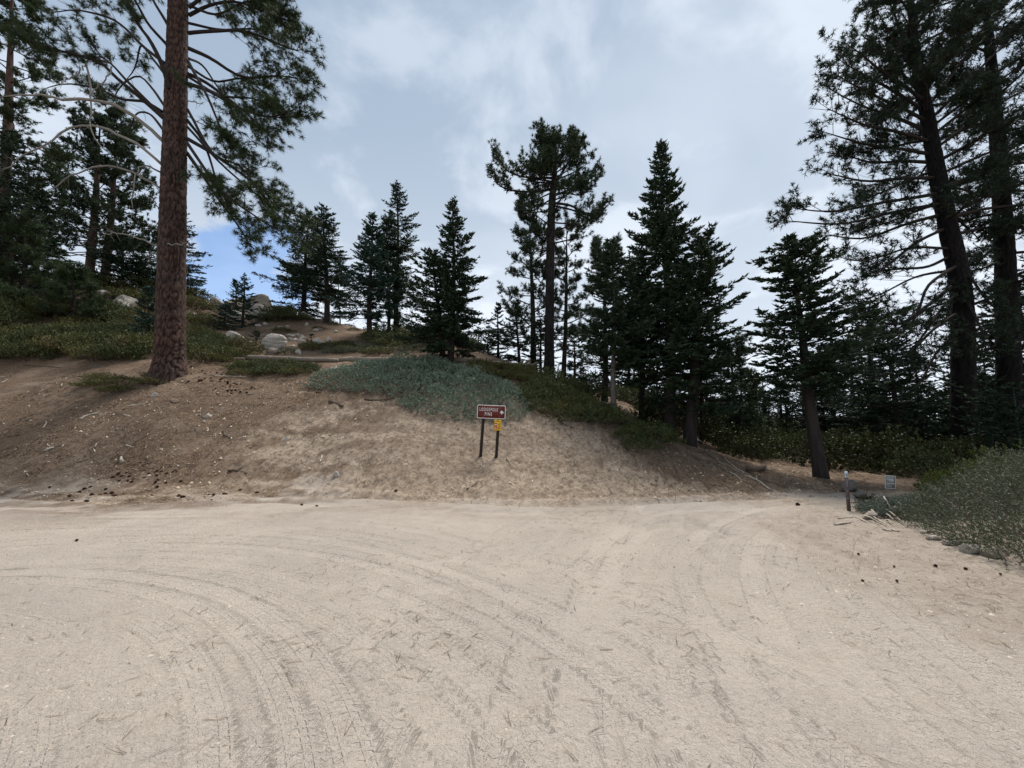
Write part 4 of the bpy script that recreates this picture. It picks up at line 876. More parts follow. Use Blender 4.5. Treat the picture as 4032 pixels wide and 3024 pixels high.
def mat_shrub(name, label, poly, hmax, n, fol, leaf, nl, sprig, seed, stemn, edge=.6, blade=False, hvar=.5, spread=.35, top=.35, hf=None):
    """one wide spreading shrub that follows the ground"""
    r = np.random.default_rng(700 + seed); P = np.asarray(poly)[:, :2]; lo, hi = P.min(0) - .2, P.max(0) + .2
    X = r.uniform(lo[0], hi[0], n * 3); Y = r.uniform(lo[1], hi[1], n * 3); s = poly_soft(X, Y, P, edge); keep = (s > .12); X, Y, s = X[keep][:n], Y[keep][:n], s[keep][:n]; n = len(X)
    prof = np.sqrt(np.clip((s - .1) / .9, 0, 1)) * hmax * (1 - hvar / 2 + hvar * (fbm(X * 1.1, Y * 1.1, seed) - .25) * 1.6)
    if hf is not None: prof = prof * hf(X, Y)
    Z = surf(X, Y) + np.maximum(.02, prof * r.random(n) ** top)
    c = P.mean(0); out = np.stack([X - c[0], Y - c[1], 0 * X], -1); out = unit(out)
    D = unit(UP * .75 + out * (1 - s)[:, None] * 1.1 + r.standard_normal((n, 3)) * spread)
    O0 = np.stack([X, Y, Z], -1); base = np.array([c[0], c[1], float(surf(c[0], c[1])[0])])
    e = empty(name, base); tag(e, label, 'shrub'); g = Geo()
    q = r.random((n, nl)); O = O0[:, None] - base + D[:, None] * (q * sprig)[..., None]
    V = unit(D[:, None] * .55 + r.standard_normal((n, nl, 3)) * .6); tone = np.clip(.6 * r.random((n, 1)) + .4 * r.random((n, nl)), 0, 1)
    (blades if blade else leaves)(g, O.reshape(-1, 3), V.reshape(-1, 3), r.uniform(.7, 1.25, n * nl) * leaf[0], leaf[1], r, tone.ravel())
    obj('foliage', g.build('foliage', M[fol]), e)
    st = Geo()
    for i in r.choice(n, min(n, stemn), False):
        p = O0[i] - base; a = p * np.array([1, 1, 0]) - out[i] * min(.7, hmax) * r.uniform(.3, 1.0); a[2] = surf(a[0] + base[0], a[1] + base[1])[0] - base[2] - .05
        tube(st, smooth_path([a, (a + p) / 2 + np.array([0, 0, .05]), p + D[i] * sprig], 5), np.linspace(.011, .003, 5), 3, False)
    obj('stems', st.build('stems', M['stem'] if fol == 'blue' else M['limb_grey']), e)
    return e
M['limb_grey'] = plain('grey_twigs', (0.20, 0.17, 0.14), .85, .4)
BLUE = gp((1225, 1522), (1320, 1492), (1450, 1452), (1700, 1440), (1900, 1478), (2020, 1560), (2050, 1632), (1900, 1642), (1760, 1646), (1640, 1610), (1565, 1552), (1400, 1532))
mat_shrub('spreading_shrub', 'wide blue-green mat shrub spilling over the top of the bank behind the sign', BLUE, .62, 6500, 'blue', (.062, .042), 8, .18, 1, 260, hvar=1.3, spread=.5)
GB = [(6.1, 4.2), (6.2, 5.0), (6.6, 5.7), (6.95, 6.55), (7.8, 7.4), (9.6, 8.9), (14, 8.6), (15, 6.2), (12, 3.6), (8, 3.5)]
bush_h = lambda X, Y: .36 + .68 * sstep((X - 5.9) * .8 - (Y - 4.3) * .6, -.9, 1.0)
mat_shrub('spreading_shrub', 'large grey-green bush filling the right edge beside the road', GB, 1.0, 13500, 'grey', (.038, .016), 11, .28, 2, 1400, edge=.5, blade=True, spread=.6, top=.45, hf=bush_h, hvar=.9)
GB2 = [(7.05, 7.6), (7.3, 7.45), (7.9, 7.4), (8.4, 7.8), (8.6, 8.3), (7.2, 8.0)]
mat_shrub('spreading_shrub', 'low bluish-grey mound of shrub between marker post and grey bush', GB2, .22, 2000, 'bluegrey', (.036, .014), 12, .14, 3, 150, edge=.3, blade=True)

# ------------------------------------------------------------------ rocks
def rock_mesh(seed, size, mat, nu=30, nv=22, cuts=16, rough=.07, strata=0.0):
    r = np.random.default_rng(2000 + seed); u = np.arange(nu) / nu * 2 * np.pi; v = np.linspace(.02, .98, nv) * np.pi
    U, Vv = np.meshgrid(u, v); D = np.stack([np.sin(Vv) * np.cos(U), np.sin(Vv) * np.sin(U), np.cos(Vv)], -1).reshape(-1, 3)
    rad = np.ones(len(D))
    for _ in range(cuts):                                   # flat broken faces
        n = unit(r.standard_normal(3)); o = r.uniform(.50, .84); c = D @ n; rad = np.where(c > .05, np.minimum(rad, o / np.maximum(c, .05)), rad)
    rad = rad * (1 + rough * (fbm(D[:, 0] * 2.5 + seed, D[:, 1] * 2.5 + D[:, 2] * 3, seed) - .5) * 2 + .05 * (fbm(D[:, 0] * 9, D[:, 1] * 9 + D[:, 2] * 11, seed + 3) - .5))
    if strata: rad = rad * (1 - strata * sstep(np.sin(D[:, 2] * 13 + D[:, 0] * 2.0 + 2 * fbm(D[:, 0] * 2, D[:, 1] * 2, seed)), .55, .95))
    V = D * rad[:, None] * np.asarray(size) / 2
    i = np.arange(nv - 1)[:, None] * nu; j = np.arange(nu)[None]; k = (j + 1) % nu
    F = np.stack([i + j, i + nu + j, i + nu + k, i + k], -1).reshape(-1, 4)
    V = np.vstack([V, V[:nu].mean(0), V[-nu:].mean(0)]); a, b = len(V) - 2, len(V) - 1; jj = np.arange(nu); kk = (jj + 1) % nu
    T = np.vstack([np.stack([np.full(nu, a), jj, kk], -1), np.stack([np.full(nu, b), (nv - 1) * nu + kk, (nv - 1) * nu + jj], -1)])
    me = mesh('rock', V, [F, T], M[mat], None, True); me.set_sharp_from_angle(angle=math.radians(24)); return me
def rock(u0, u1, v0, v1, seed, label, Y=None, mat='granite', depth=.8, sink=.25, tilt=0., strata=0., cuts=16, name='boulder', cat='boulder', group=None):
    """boulder seen between columns u0..u1 and rows v0..v1"""
    uc = (u0 + u1) / 2
    if Y is None: g = gpt(uc, v1)
    else: w_ = W(uc, v1, Y); g = w_
    Y_ = g[1]; w = (u1 - u0) / F_PX * Y_; h = (v1 - v0) / F_PX * Y_
    H = h * (1 + sink)
    if Y is not None: H = max(H, g[2] + h - surf(g[0], Y_)[0] + .25); w = max(w, H * 1.15)
    o = obj(name, rock_mesh(seed, (w, w * depth, H * 1.05), mat, strata=strata, cuts=cuts), None, (g[0], Y_ + w * depth * .3, g[2] + h - H / 2))
    o.rotation_euler = (0, tilt, rs.uniform(-.3, .3)); return tag(o, label, cat, group)
rock(846, 952, 1144, 1240, 1, 'large cracked dome boulder topping the ridge, left half', 34.5, 'granite_tan', strata=.04, cuts=7)
rock(950, 1070, 1146, 1240, 2, 'large rounded boulder topping the ridge, right half', 34.5, 'granite_tan', cuts=7)
rock(800, 872, 1157, 1225, 3, 'small dome boulder at the left end of the ridge outcrop', 34, 'granite_tan')
rock(796, 866, 1192, 1228, 4, 'thin slab boulder under the small dome at the left of the outcrop', 33.3, 'granite_tan', strata=.08)
rock(906, 990, 1180, 1252, 5, 'middle boulder wedged between the two ridge domes', 33.6, 'granite_tan')
rock(974, 1030, 1180, 1252, 6, 'pale upright block below the right ridge dome', 33, 'granite')
rock(1000, 1072, 1208, 1258, 7, 'low pale block at the right foot of the outcrop', 32.6, 'granite')
rock(850, 914, 1205, 1256, 8, 'low block at the left foot of the ridge outcrop', 32.6, 'granite')
rock(1056, 1116, 1186, 1246, 60, 'broad pale boulder at the right end of the ridge outcrop', 33.5, 'granite')
rock(770, 826, 1186, 1236, 61, 'half-buried tan boulder left of the ridge outcrop', 33, 'granite_tan')
rock(900, 960, 1212, 1262, 62, 'pale wedge block low in the middle of the outcrop', 32.2, 'granite')
rock(1116, 1152, 1203, 1236, 9, 'pale boulder at the crest just right of the outcrop', 35, 'granite')
rock(1164, 1214, 1214, 1256, 10, 'pale sloping slab at the crest left of the thin-topped fir', 32.5, 'granite', tilt=.25)
rock(1196, 1214, 1266, 1286, 11, 'small wedge stone left of the thin-topped fir', None, 'granite', name='stone', cat='stone')
rock(866, 950, 1292, 1362, 12, 'pointed pale boulder among shrubs right of the big trunk', None, 'granite')
rock(1014, 1116, 1305, 1374, 13, 'long flat layered boulder in the middle of the slope', None, 'granite', strata=.09, cuts=9)
rock(1166, 1206, 1334, 1370, 14, 'squat grey block under the rock pile', None, 'granite_tan')
rock(1212, 1272, 1324, 1370, 15, 'rounded pale boulder right of the rock pile', None, 'granite', strata=.05)
rock(1270, 1304, 1320, 1350, 16, 'angular pale boulder at the right end of the rock row', None, 'granite')
rock(1030, 1094, 1362, 1396, 17, 'flat tan slab below the long layered boulder', None, 'granite_tan', strata=.06)
rock(1156, 1186, 1372, 1398, 18, 'small pale stone right of the bare twiggy shrub', None, 'granite', name='stone', cat='stone')
for i, (u, v) in enumerate([(1132, 1318), (1150, 1322), (1166, 1318), (1184, 1322), (1142, 1334), (1160, 1336), (1178, 1338), (1192, 1330)]):
    rock(u - 13, u + 13, v - 9, v + 6, 30 + i, 'flat stone in the small rock pile on the slope', None, 'granite', name='stone', cat='stone', group='stones of the rock pile', sink=.4, tilt=rs.uniform(-.4, .4))
for i, (u, v, w_) in enumerate([(1100, 1292, 26), (1130, 1286, 18), (1240, 1300, 22), (1262, 1296, 16), (1320, 1306, 20), (1080, 1322, 18), (830, 1262, 34), (800, 1250, 26), (890, 1276, 24), (1010, 1284, 30), (1040, 1276, 24), (1290, 1338, 22), (1330, 1344, 18), (1150, 1362, 18), (980, 1352, 22), (760, 1240, 26), (1216, 1352, 18)]):
    rock(u - w_ * .6, u + w_ * .6, v - w_ * .5, v + 4, 70 + i, 'small pale rock scattered over the upper slope below the ridge outcrop', None, 'granite', name='stone', cat='stone', group='scattered rocks on the upper slope', sink=.3)
rock(1378, 1404, 1362, 1384, 40, 'white pointed stone among shrubs behind the log', None, 'granite', tilt=.5, name='stone', cat='stone')
rock(1292, 1332, 1438, 1462, 41, 'pale wedge stone at the left end of the blue shrub', None, 'granite', tilt=-.3, name='stone', cat='stone')
rock(188, 240, 1106, 1150, 42, 'pale boulder on the left ridge nearest the frame edge', 30, 'granite')
rock(356, 418, 1136, 1172, 43, 'left one of the pale boulders below the twin pines', 29.5, 'granite')
rock(436, 508, 1145, 1190, 44, 'bright rounded boulder left of the big trunk, highest of its cluster', 29, 'granite')
rock(428, 496, 1170, 1202, 45, 'low pale slab in front of the bright rounded boulder', 28, 'granite')
rock(3328, 3404, 1882, 1936, 46, 'dark grey boulder just behind the marker post', None, 'granite_dark')
rock(3380, 3440, 1930, 1966, 47, 'low split stone between marker post and notice sign', None, 'granite_dark', name='stone', cat='stone')
rock(3412, 3468, 2018, 2048, 48, 'flat round stone behind the bleached sticks', None, 'granite_tan', name='stone', cat='stone')
rock(3808, 3876, 2148, 2184, 49, 'pale squared stone at the foot of the grey bush', None, 'granite', cuts=9, name='stone', cat='stone', sink=.4)
rock(3884, 3976, 2156, 2200, 50, 'dull rounded stone right of the squared stone under the bush', None, 'granite_tan', name='stone', cat='stone', sink=.4)
rock(1308, 1334, 1862, 1886, 51, 'fist-sized pale stone at the foot of the bank', None, 'granite', name='stone', cat='stone')
rock(786, 826, 1618, 1640, 52, 'flat white stone on the needle duff right of the big trunk', None, 'granite', name='stone', cat='stone', sink=.8)
rock(794, 808, 1650, 1660, 53, 'small white stone just below the flat white stone', None, 'granite', name='stone', cat='stone', sink=.5)
rock(768, 780, 1680, 1692, 54, 'small white stone, lowest of three on the duff', None, 'granite', name='stone', cat='stone', sink=.5)
rock(590, 618, 1536, 1562, 55, 'white lump of stone below the dry shrub at the trunk foot', None, 'granite', name='stone', cat='stone', sink=.5)
rock(1110, 1142, 1718, 1730, 56, 'round flat pale stone on the upper bank left of the sign', None, 'granite', name='stone', cat='stone', sink=.9)

# ------------------------------------------------------------------ fallen logs and sticks
def wood_piece(name, pts, r0, mat, label, cat='stick', group=None, taper=.5, seed=0, sides=7, fork=None, lift=.0, sink=.3):
    r = np.random.default_rng(4000 + seed); P = np.array(pts, float); P[:, 2] += r0 * (1 - sink) + lift
    base = P[0].copy(); B = smooth_path(P - base, max(6, 4 * len(P))); n = len(B); g = Geo()
    B = B + r.standard_normal((n, 3)) * r0 * (.18 if r0 < .1 else .05)
    tube(g, B, r0 * (1 - (1 - taper) * np.linspace(0, 1, n)), sides, True, .08, r)
    for t_, d, l in (fork or []):
        s_, _ = at_path(B, np.array([t_])); d = unit(np.array(d, float)); tube(g, np.array([s_[0], s_[0] + d * l * .5 + r.standard_normal(3) * r0 * .4, s_[0] + d * l]), [r0 * .6, r0 * .45, r0 * .2], 5, True)
    o = obj(name, g.build(name, M[mat], True), None, base); return tag(o, label, cat, group)
M['log'] = bark('weathered_log', (0.27, 0.235, 0.195), (0.10, 0.082, 0.066), (0.21, 0.175, 0.14), 3.0)
def logline(u0, v0, u1, v1, n=5): return [gpt(u0 + (u1 - u0) * t, v0 + (v1 - v0) * t) for t in np.linspace(0, 1, n)]
def flatlog(a, b, n=6):
    a, b = np.array(a), np.array(b); t = np.linspace(0, 1, n)[:, None]; return a * (1 - t) + b * t
lg = [gpt(955, 1418), gpt(1310, 1422), gpt(1660, 1424), gpt(2110, 1430)]
yl = 20.6
def onlog(u): w_ = W(u, 1415, yl); return np.array([w_[0], yl, surf(w_[0], yl)[0]])
def loggy(u0, u1, lift, n=7):
    m_ = np.array([onlog(u) for u in np.linspace(u0, u1, n)]); k_ = np.polyfit(m_[:, 0], m_[:, 2], 1); m_[:, 2] = np.polyval(k_, m_[:, 0]) + lift + .05; return list(m_)
wood_piece('fallen_log', loggy(955, 1330, .0), .13, 'log', 'left section of the long weathered log lying across the slope', 'log', seed=1, taper=.85, sides=14)
wood_piece('fallen_log', loggy(1338, 1640, .0), .14, 'log', 'middle section of the long weathered log behind the blue shrub', 'log', seed=2, taper=.9, sides=14)
wood_piece('fallen_log', loggy(1650, 2080, .0), .15, 'log', 'right section of the long weathered log, ending in splinters', 'log', seed=3, taper=.8, sides=14, fork=[(.96, (1, 0, .9), .5), (.98, (.8, .2, 1.2), .45), (.93, (.5, -.2, .8), .4), (.99, (1, -.3, .3), .6)])
wood_piece('fallen_log', [gpt(872, 1424), gpt(915, 1424), gpt(962, 1424)], .13, 'stick_dark', 'short dark log end right of the big trunk', 'log', seed=4, taper=.8, sides=10)
wood_piece('fallen_log', [gpt(2946, 1850), gpt(2980, 1854), gpt(3014, 1852)], .12, 'stick_dark', 'short dark log lying on the right end of the bank', 'log', seed=5, sides=10)
STK = [  # points in the photograph, radius, pale or dark, label
 ([(313, 1654), (350, 1638), (398, 1628)], .035, 1, 'longest pale stick on the duff left of the big trunk'), ([(500, 1597), (564, 1594)], .034, 1, 'straight pale stick lying below the dry shrub'),
 ([(925, 1660), (888, 1688), (883, 1710), (906, 1728)], .030, 0, 'curved dark stick with a pale broken end'), ([(900, 1856), (935, 1860), (972, 1867)], .035, 0, 'dark straight stick at the foot of the bank'),
 ([(840, 1479), (900, 1484), (970, 1484)], .026, 1, 'grey stick lying among the cones right of the trunk'), ([(977, 1549), (1005, 1546)], .022, 1, 'short pale stick right of the cone litter'),
 ([(169, 1687), (180, 1675), (181, 1662)], .020, 1, 'crooked pale twig far left on the duff'), ([(0, 1485), (35, 1477)], .022, 1, 'pale twig at the left frame edge'), ([(5, 1504), (32, 1492)], .02, 1, 'second pale twig at the left frame edge'),
 ([(340, 1680), (368, 1672)], .016, 1, 'thin pale twig just below the longest pale stick'), ([(375, 1756), (380, 1748), (394, 1742)], .018, 1, 'hooked pale twig in the middle of the duff'), ([(496, 1754), (524, 1766)], .024, 1, 'grey slanting stick in the middle of the duff'),
 ([(487, 1632), (518, 1642)], .022, 1, 'forked pale twig below the straight pale stick'), ([(660, 1571), (690, 1582), (722, 1582)], .024, 0, 'dark bent stick right of the white stone lump'), ([(240, 1518), (262, 1490)], .018, 1, 'thin pale twig near the thicket'),
 ([(90, 1440), (190, 1445), (293, 1450)], .022, 0, 'long dark stick along the thicket edge'), ([(178, 1776), (206, 1762)], .055, 1, 'thick pale wood block on the lower left duff'), ([(476, 1822), (477, 1798)], .05, 1, 'grey upright-lying wood chunk on the lower duff'),
 ([(1434, 1572), (1480, 1572), (1575, 1568)], .045, 0, 'forked root below the blue shrub with a pale cut end'), ([(1244, 1547), (1320, 1542), (1400, 1541)], .028, 0, 'dark root along the left foot of the blue shrub'), ([(1298, 1582), (1353, 1596)], .07, 0, 'dark chunk of wood on the upper bank'),
 ([(1838, 1927), (1860, 1912), (1880, 1898)], .022, 0, 'dark slanting stick at the bank foot below the sign'), ([(1993, 1806), (2002, 1822), (2009, 1846)], .018, 0, 'thin stick right of the sign posts'), ([(2200, 1659), (2230, 1678), (2260, 1690)], .03, 0, 'curved dark root at the crest right of the sign'),
 ([(2873, 1853), (2900, 1868), (2916, 1894)], .028, 1, 'pale curved root on the right bank'), ([(2932, 1868), (2980, 1896), (3032, 1928)], .036, 1, 'long pale stick sloping down the right bank'), ([(2700, 1770), (2740, 1800), (2780, 1830)], .024, 0, 'brown root below the thick-based fir'),
 ([(2745, 1735), (2772, 1752)], .06, 1, 'short grey log piece by the thick-based fir'), ([(2720, 1745), (2790, 1790), (2860, 1850)], .02, 0, 'thin root running down the right bank'), ([(2720, 1922), (2750, 1936)], .022, 1, 'pale twig low on the right bank'), ([(2850, 1800), (2900, 1840), (2960, 1870)], .02, 1, 'grey twig above the long pale stick'),
 ([(3288, 2071), (3320, 2066), (3351, 2060)], .020, 1, 'pale stick left of the bleached stick pile'), ([(3300, 2043), (3360, 2040)], .014, 1, 'thin twig beside the marker post foot'), ([(3366, 2038), (3412, 2058)], .014, 1, 'thin pale twig left of the bleached pile'),
 ([(3476, 2087), (3508, 2094)], .018, 1, 'pale stick in front of the bleached pile'), ([(3514, 2088), (3536, 2098)], .02, 1, 'bright short stick in front of the bush'), ([(3651, 2124), (3740, 2130), (3829, 2131)], .035, 1, 'upper long grey branch under the edge of the bush'), ([(3723, 2149), (3790, 2142), (3858, 2136)], .04, 1, 'lower long grey branch under the edge of the bush'),
 ([(3630, 2102), (3672, 2098)], .02, 1, 'short grey twig under the bush left of the long branches')]
for i, (pp, r0, pale, lb) in enumerate(STK):
    fk = [(.45, (-.1, -.6, -.5), .35)] if i == 18 else ([(.5, (.3, .5, .3), .25)] if r0 > .03 and len(pp) > 2 else None)
    wood_piece('stick', [gpt(*p) for p in pp], r0, 'stick' if pale else 'stick_dark', lb, 'stick', seed=20 + i, fork=fk)
M['dead_white'] = bark('bleached_white_stick', (0.66, 0.63, 0.58), (0.36, 0.33, 0.29), (0.58, 0.55, 0.50), 6.0)
PILE = [((3487, 2020), (3528, 2046), .30), ((3528, 2046), (3558, 2034), .22), ((3489, 2034), (3556, 2066), .14), ((3480, 2036), (3520, 2056), .08), ((3407, 2044), (3463, 2070), .05), ((3434, 2036), (3462, 2050), .12), ((3424, 2038), (3472, 2068), .02), ((3492, 2055), (3516, 2070), .02), ((3500, 2028), (3548, 2062), .05), ((3444, 2050), (3490, 2074), .0), ((3516, 2040), (3562, 2070), .0)]
for i, (a, b, lf) in enumerate(PILE):
    A, B = gpt(*a), gpt(*b); A[2] += lf; B[2] += .03
    wood_piece('stick', [A, (A + B) / 2 + np.array([0, 0, .02]), B], .015, 'stick', 'bleached stick in the small pile beside the grey bush', 'stick', 'bleached stick pile', seed=80 + i)

# ------------------------------------------------------------------ cones, needles, chips on the ground
def cone_mesh(seed):
    r = np.random.default_rng(6000 + seed); g = Geo(); n = 90; t = (np.arange(n) + .5) / n; a = np.arange(n) * 2.39996
    w = .050 * np.sin(np.pi * (t * .85 + .1)) ** .8; O = np.stack([np.cos(a) * w * .35, np.sin(a) * w * .35, t * .12], -1)
    D = unit(np.stack([np.cos(a), np.sin(a), .55 + 0 * t], -1)); leaves(g, O, D, w * 1.0 + .012, .026, r)
    tube(g, np.array([[0, 0, 0], [0, 0, .06], [0, 0, .12]]), [.022, .03, .008], 7, True, var=.1)
    return g.build('cone', M['cone'])
CM = [cone_mesh(i) for i in range(3)]
rc = np.random.default_rng(66)
def cone(u, v, label, group, sc=None):
    g = gpt(u, v); o = obj('pine_cone', CM[rc.integers(3)], None, (g[0], g[1], g[2] + .015)); s = rc.uniform(.45, .75) * (sc or 1); o.scale = (s, s, s)
    o.rotation_euler = (math.pi / 2 + rc.uniform(-.2, .2), rc.uniform(0, 6), rc.uniform(0, 6.28)); tag(o, label, 'pine cone', group)
for u, v, l in [(940, 1930, 'rust-brown cone on the flat, leftmost of the pair below the dark stick'), (1006, 1942, 'rust-brown cone on the flat right of the pair'), (888, 1954, 'rust-brown cone lying lowest below the dark stick'), (190, 1917, 'lone dark cone at the lower left duff edge'), (385, 1893, 'lone dark cone on the duff left of the cone cluster'),
                (1192, 1990, 'left one of two cones on the pale sand'), (1252, 1991, 'right one of two cones on the pale sand'), (1556, 1950, 'lone cone at the foot of the bank left of the sign'), (298, 2132, 'dark cone on the sand far left'), (3520, 2237, 'dark cone on the right verge, nearest the road'), (3676, 2231, 'dark cone on the right verge below the squared stone'), (3942, 2268, 'dark cone at the right frame edge'), (3150, 1990, 'small dark cone near the marker post')]:
    cone(u, v, l, 'single cones', .42 if v > 1995 else 1)
for i in range(26): cone(rc.uniform(450, 720), rc.uniform(1855, 1905), 'dark cone in the cluster at the foot of the slope below the big pine', 'cone cluster at slope foot')
for i in range(60): t_ = rc.random(); cone(760 + 200 * t_ + rc.normal(0, 35), 1470 + 75 * t_ + rc.normal(0, 18), 'dark cone in the drift of cones right of the big trunk', 'cone drift right of the trunk')
for i in range(22): cone(rc.uniform(250, 900), rc.uniform(1905, 1975), 'scattered cone where the duff meets the sand', 'scattered cones on the duff edge')
for i in range(4): cone(rc.uniform(3350, 4000), rc.uniform(2180, 2300), 'small cone scattered on the right verge before the bush', 'scattered cones on the verge', .38)

M['twigs'] = foliage('fallen_twigs', (0.040, 0.030, 0.024), (0.30, 0.26, 0.21), trans=0, rough=.9)
def litter(name, label, X, Y, L, w, mat, seed, curl=.25, fan=2, lift=.004):
    """needles lying on the ground: each a thin curved strip of two faces"""
    r = np.random.default_rng(seed); n = len(X); a0 = r.uniform(0, 2 * np.pi, n); g = Geo()
    for k in range(fan):
        a = a0 + r.normal(0, .22, n) * k; l = L * r.uniform(.5, 1.15, n); c = r.normal(0, curl, n)
        pts = []
        x, y = X.copy(), Y.copy()
        for q in range(3):
            pts.append(np.stack([x, y, surf(x, y) + lift + .004 * r.random(n) + (.012 * r.random(n) if q == 2 else 0)], -1))
            x = x + np.cos(a + c * q) * l / 2; y = y + np.sin(a + c * q) * l / 2
        s = np.stack([-np.sin(a), np.cos(a), 0 * a], -1) * w / 2
        V = np.stack([pts[0] - s, pts[0] + s, pts[1] - s, pts[1] + s, pts[2] - s * .5, pts[2] + s * .5], 1).reshape(-1, 3)
        b = np.arange(n)[:, None] * 6; F = np.concatenate([b + np.array([0, 1, 3, 2]), b + np.array([2, 3, 5, 4])])
        g.add(V, None, F, np.repeat(r.random(n), 6))
    o = obj(name, g.build(name, M[mat])); o['kind'] = 'stuff'; o['label'] = label; return o
rl = np.random.default_rng(99)
X = rl.uniform(-9, 11, 90000); Y = rl.uniform(1.3, 11, 90000)
dn = fbm(X * .9, Y * .9, 120, 3); dn2 = fbm(X * 3.1, Y * 3.1, 121, 2); vr = poly_soft(X, Y, VERGE_R, 1.2); rightish = sstep(X, -3.5, 1.0)
keep = rl.random(90000) < (sstep(dn, .44, .70) * sstep(dn2, .3, .62) * (.04 + .15 * rightish) + .012 + .13 * vr) * sstep(Y, .5, 3)
X, Y = X[keep], Y[keep]; print('needles', len(X))
litter('pine_needle_litter', 'dry brown pine needles strewn over the pale sand', X, Y, .13, .0024, 'needle_litter', 1, curl=.14)
# needles, twigs and chips on the slopes
X = rl.uniform(-20, 13, 95000); Y = rl.uniform(8.5, 21, 95000); dd = Y - foot(X)
du = np.maximum(poly_soft(X, Y, DUFF_L, 1.2), poly_soft(X, Y, DUFF_R, 1.0)); dn = fbm(X * 1.3, Y * 1.3, 130, 3)
keep = (dd > -.4) & (rl.random(95000) < (.16 + .45 * du) * sstep(dn, .3, .6))
X, Y = X[keep], Y[keep]; print('slope needles', len(X))
litter('needle_and_twig_litter', 'brown needle and twig litter covering the slope', X, Y, .22, .011, 'needle_litter', 2, fan=1, lift=.006)
X = rl.uniform(-20, 6, 2600); Y = rl.uniform(9.4, 20, 2600); keep = (Y - foot(X) > -.2) & (rl.random(2600) < .12 + .5 * poly_soft(X, Y, DUFF_L, 1.2)); X, Y = X[keep], Y[keep]
litter('wood_chips', 'pale wood chips and bark flakes scattered on the slope', X, Y, .085, .030, 'chips', 3, fan=1, curl=.05, lift=.012)
X = rl.uniform(2.5, 11.5, 900); Y = rl.uniform(9.6, 15.5, 900); keep = (Y - foot(X) > .2) & (poly_soft(X, Y, DUFF_R, 1.0) > .3) & (rl.random(900) < .5); X, Y = X[keep], Y[keep]
litter('twig_litter', 'fallen twigs and thin roots strewn on the shaded right end of the bank', X, Y, .55, .018, 'twigs', 4, fan=1, curl=.35, lift=.02)
# grit and small clods on the sand
X = rl.uniform(-10, 11, 26000); Y = 1.3 + 8.5 * rl.random(26000) ** 1.3; dn = fbm(X * 1.2, Y * 1.2, 140, 3); keep = rl.random(26000) < sstep(dn, .38, .65); X, Y = X[keep], Y[keep]
g = Geo(); n = len(X); s_ = rl.uniform(.004, .011, n) * (1 + 1.2 * (rl.random(n) > .96)); c_ = np.stack([X, Y, surf(X, Y)], -1)
oc = np.array([[1, 0, 0], [0, 1, 0], [-1, 0, 0], [0, -1, 0], [0, 0, .8]]); rot = rl.uniform(0, 6.28, n)
V = c_[:, None] + s_[:, None, None] * np.stack([oc[None, :, 0] * np.cos(rot)[:, None] - oc[None, :, 1] * np.sin(rot)[:, None], oc[None, :, 0] * np.sin(rot)[:, None] + oc[None, :, 1] * np.cos(rot)[:, None], np.broadcast_to(oc[:, 2], (n, 5))], -1) * rl.uniform(.6, 1.3, (n, 5, 1))
F = (np.arange(n)[:, None, None] * 5 + np.array([[0, 1, 4], [1, 2, 4], [2, 3, 4], [3, 0, 4]])[None]).reshape(-1, 3)
g.add(V.reshape(-1, 3), F, None, np.repeat(rl.random(n), 5))
X = rl.uniform(-16, 11, 16000); Y = rl.uniform(8.6, 17, 16000); keep = (Y - foot(X) > -.6) & (rl.random(16000) < .25 + .75 * sstep(fbm(X * 1.5, Y * 1.5, 150, 3), .4, .65)); X, Y = X[keep], Y[keep]
n = len(X); s_ = rl.uniform(.010, .026, n) * (1 + 1.3 * (rl.random(n) > .95)); c_ = np.stack([X, Y, surf(X, Y)], -1); rot = rl.uniform(0, 6.28, n)
V = c_[:, None] + s_[:, None, None] * np.stack([oc[None, :, 0] * np.cos(rot)[:, None] - oc[None, :, 1] * np.sin(rot)[:, None], oc[None, :, 0] * np.sin(rot)[:, None] + oc[None, :, 1] * np.cos(rot)[:, None], np.broadcast_to(oc[:, 2] * 1.3, (n, 5))], -1) * rl.uniform(.6, 1.3, (n, 5, 1))
F = (np.arange(n)[:, None, None] * 5 + np.array([[0, 1, 4], [1, 2, 4], [2, 3, 4], [3, 0, 4]])[None]).reshape(-1, 3)
gb_ = Geo(); gb_.add(V.reshape(-1, 3), F, None, np.repeat(rl.random(n), 5))
M['clod'] = foliage('bank_clods', (0.11, 0.085, 0.062), (0.40, 0.32, 0.24), trans=0, rough=.9)
o = obj('soil_clods', gb_.build('soil_clods', M['clod'])); o['kind'] = 'stuff'; o['label'] = 'small clods and stones crumbling down the bank'
M['grit'] = foliage('sand_grit', (0.17, 0.135, 0.105), (0.46, 0.40, 0.33), trans=0, rough=.9)
o = obj('sand_grit', g.build('sand_grit', M['grit'])); o['kind'] = 'stuff'; o['label'] = 'coarse grit and small clods on the sand'

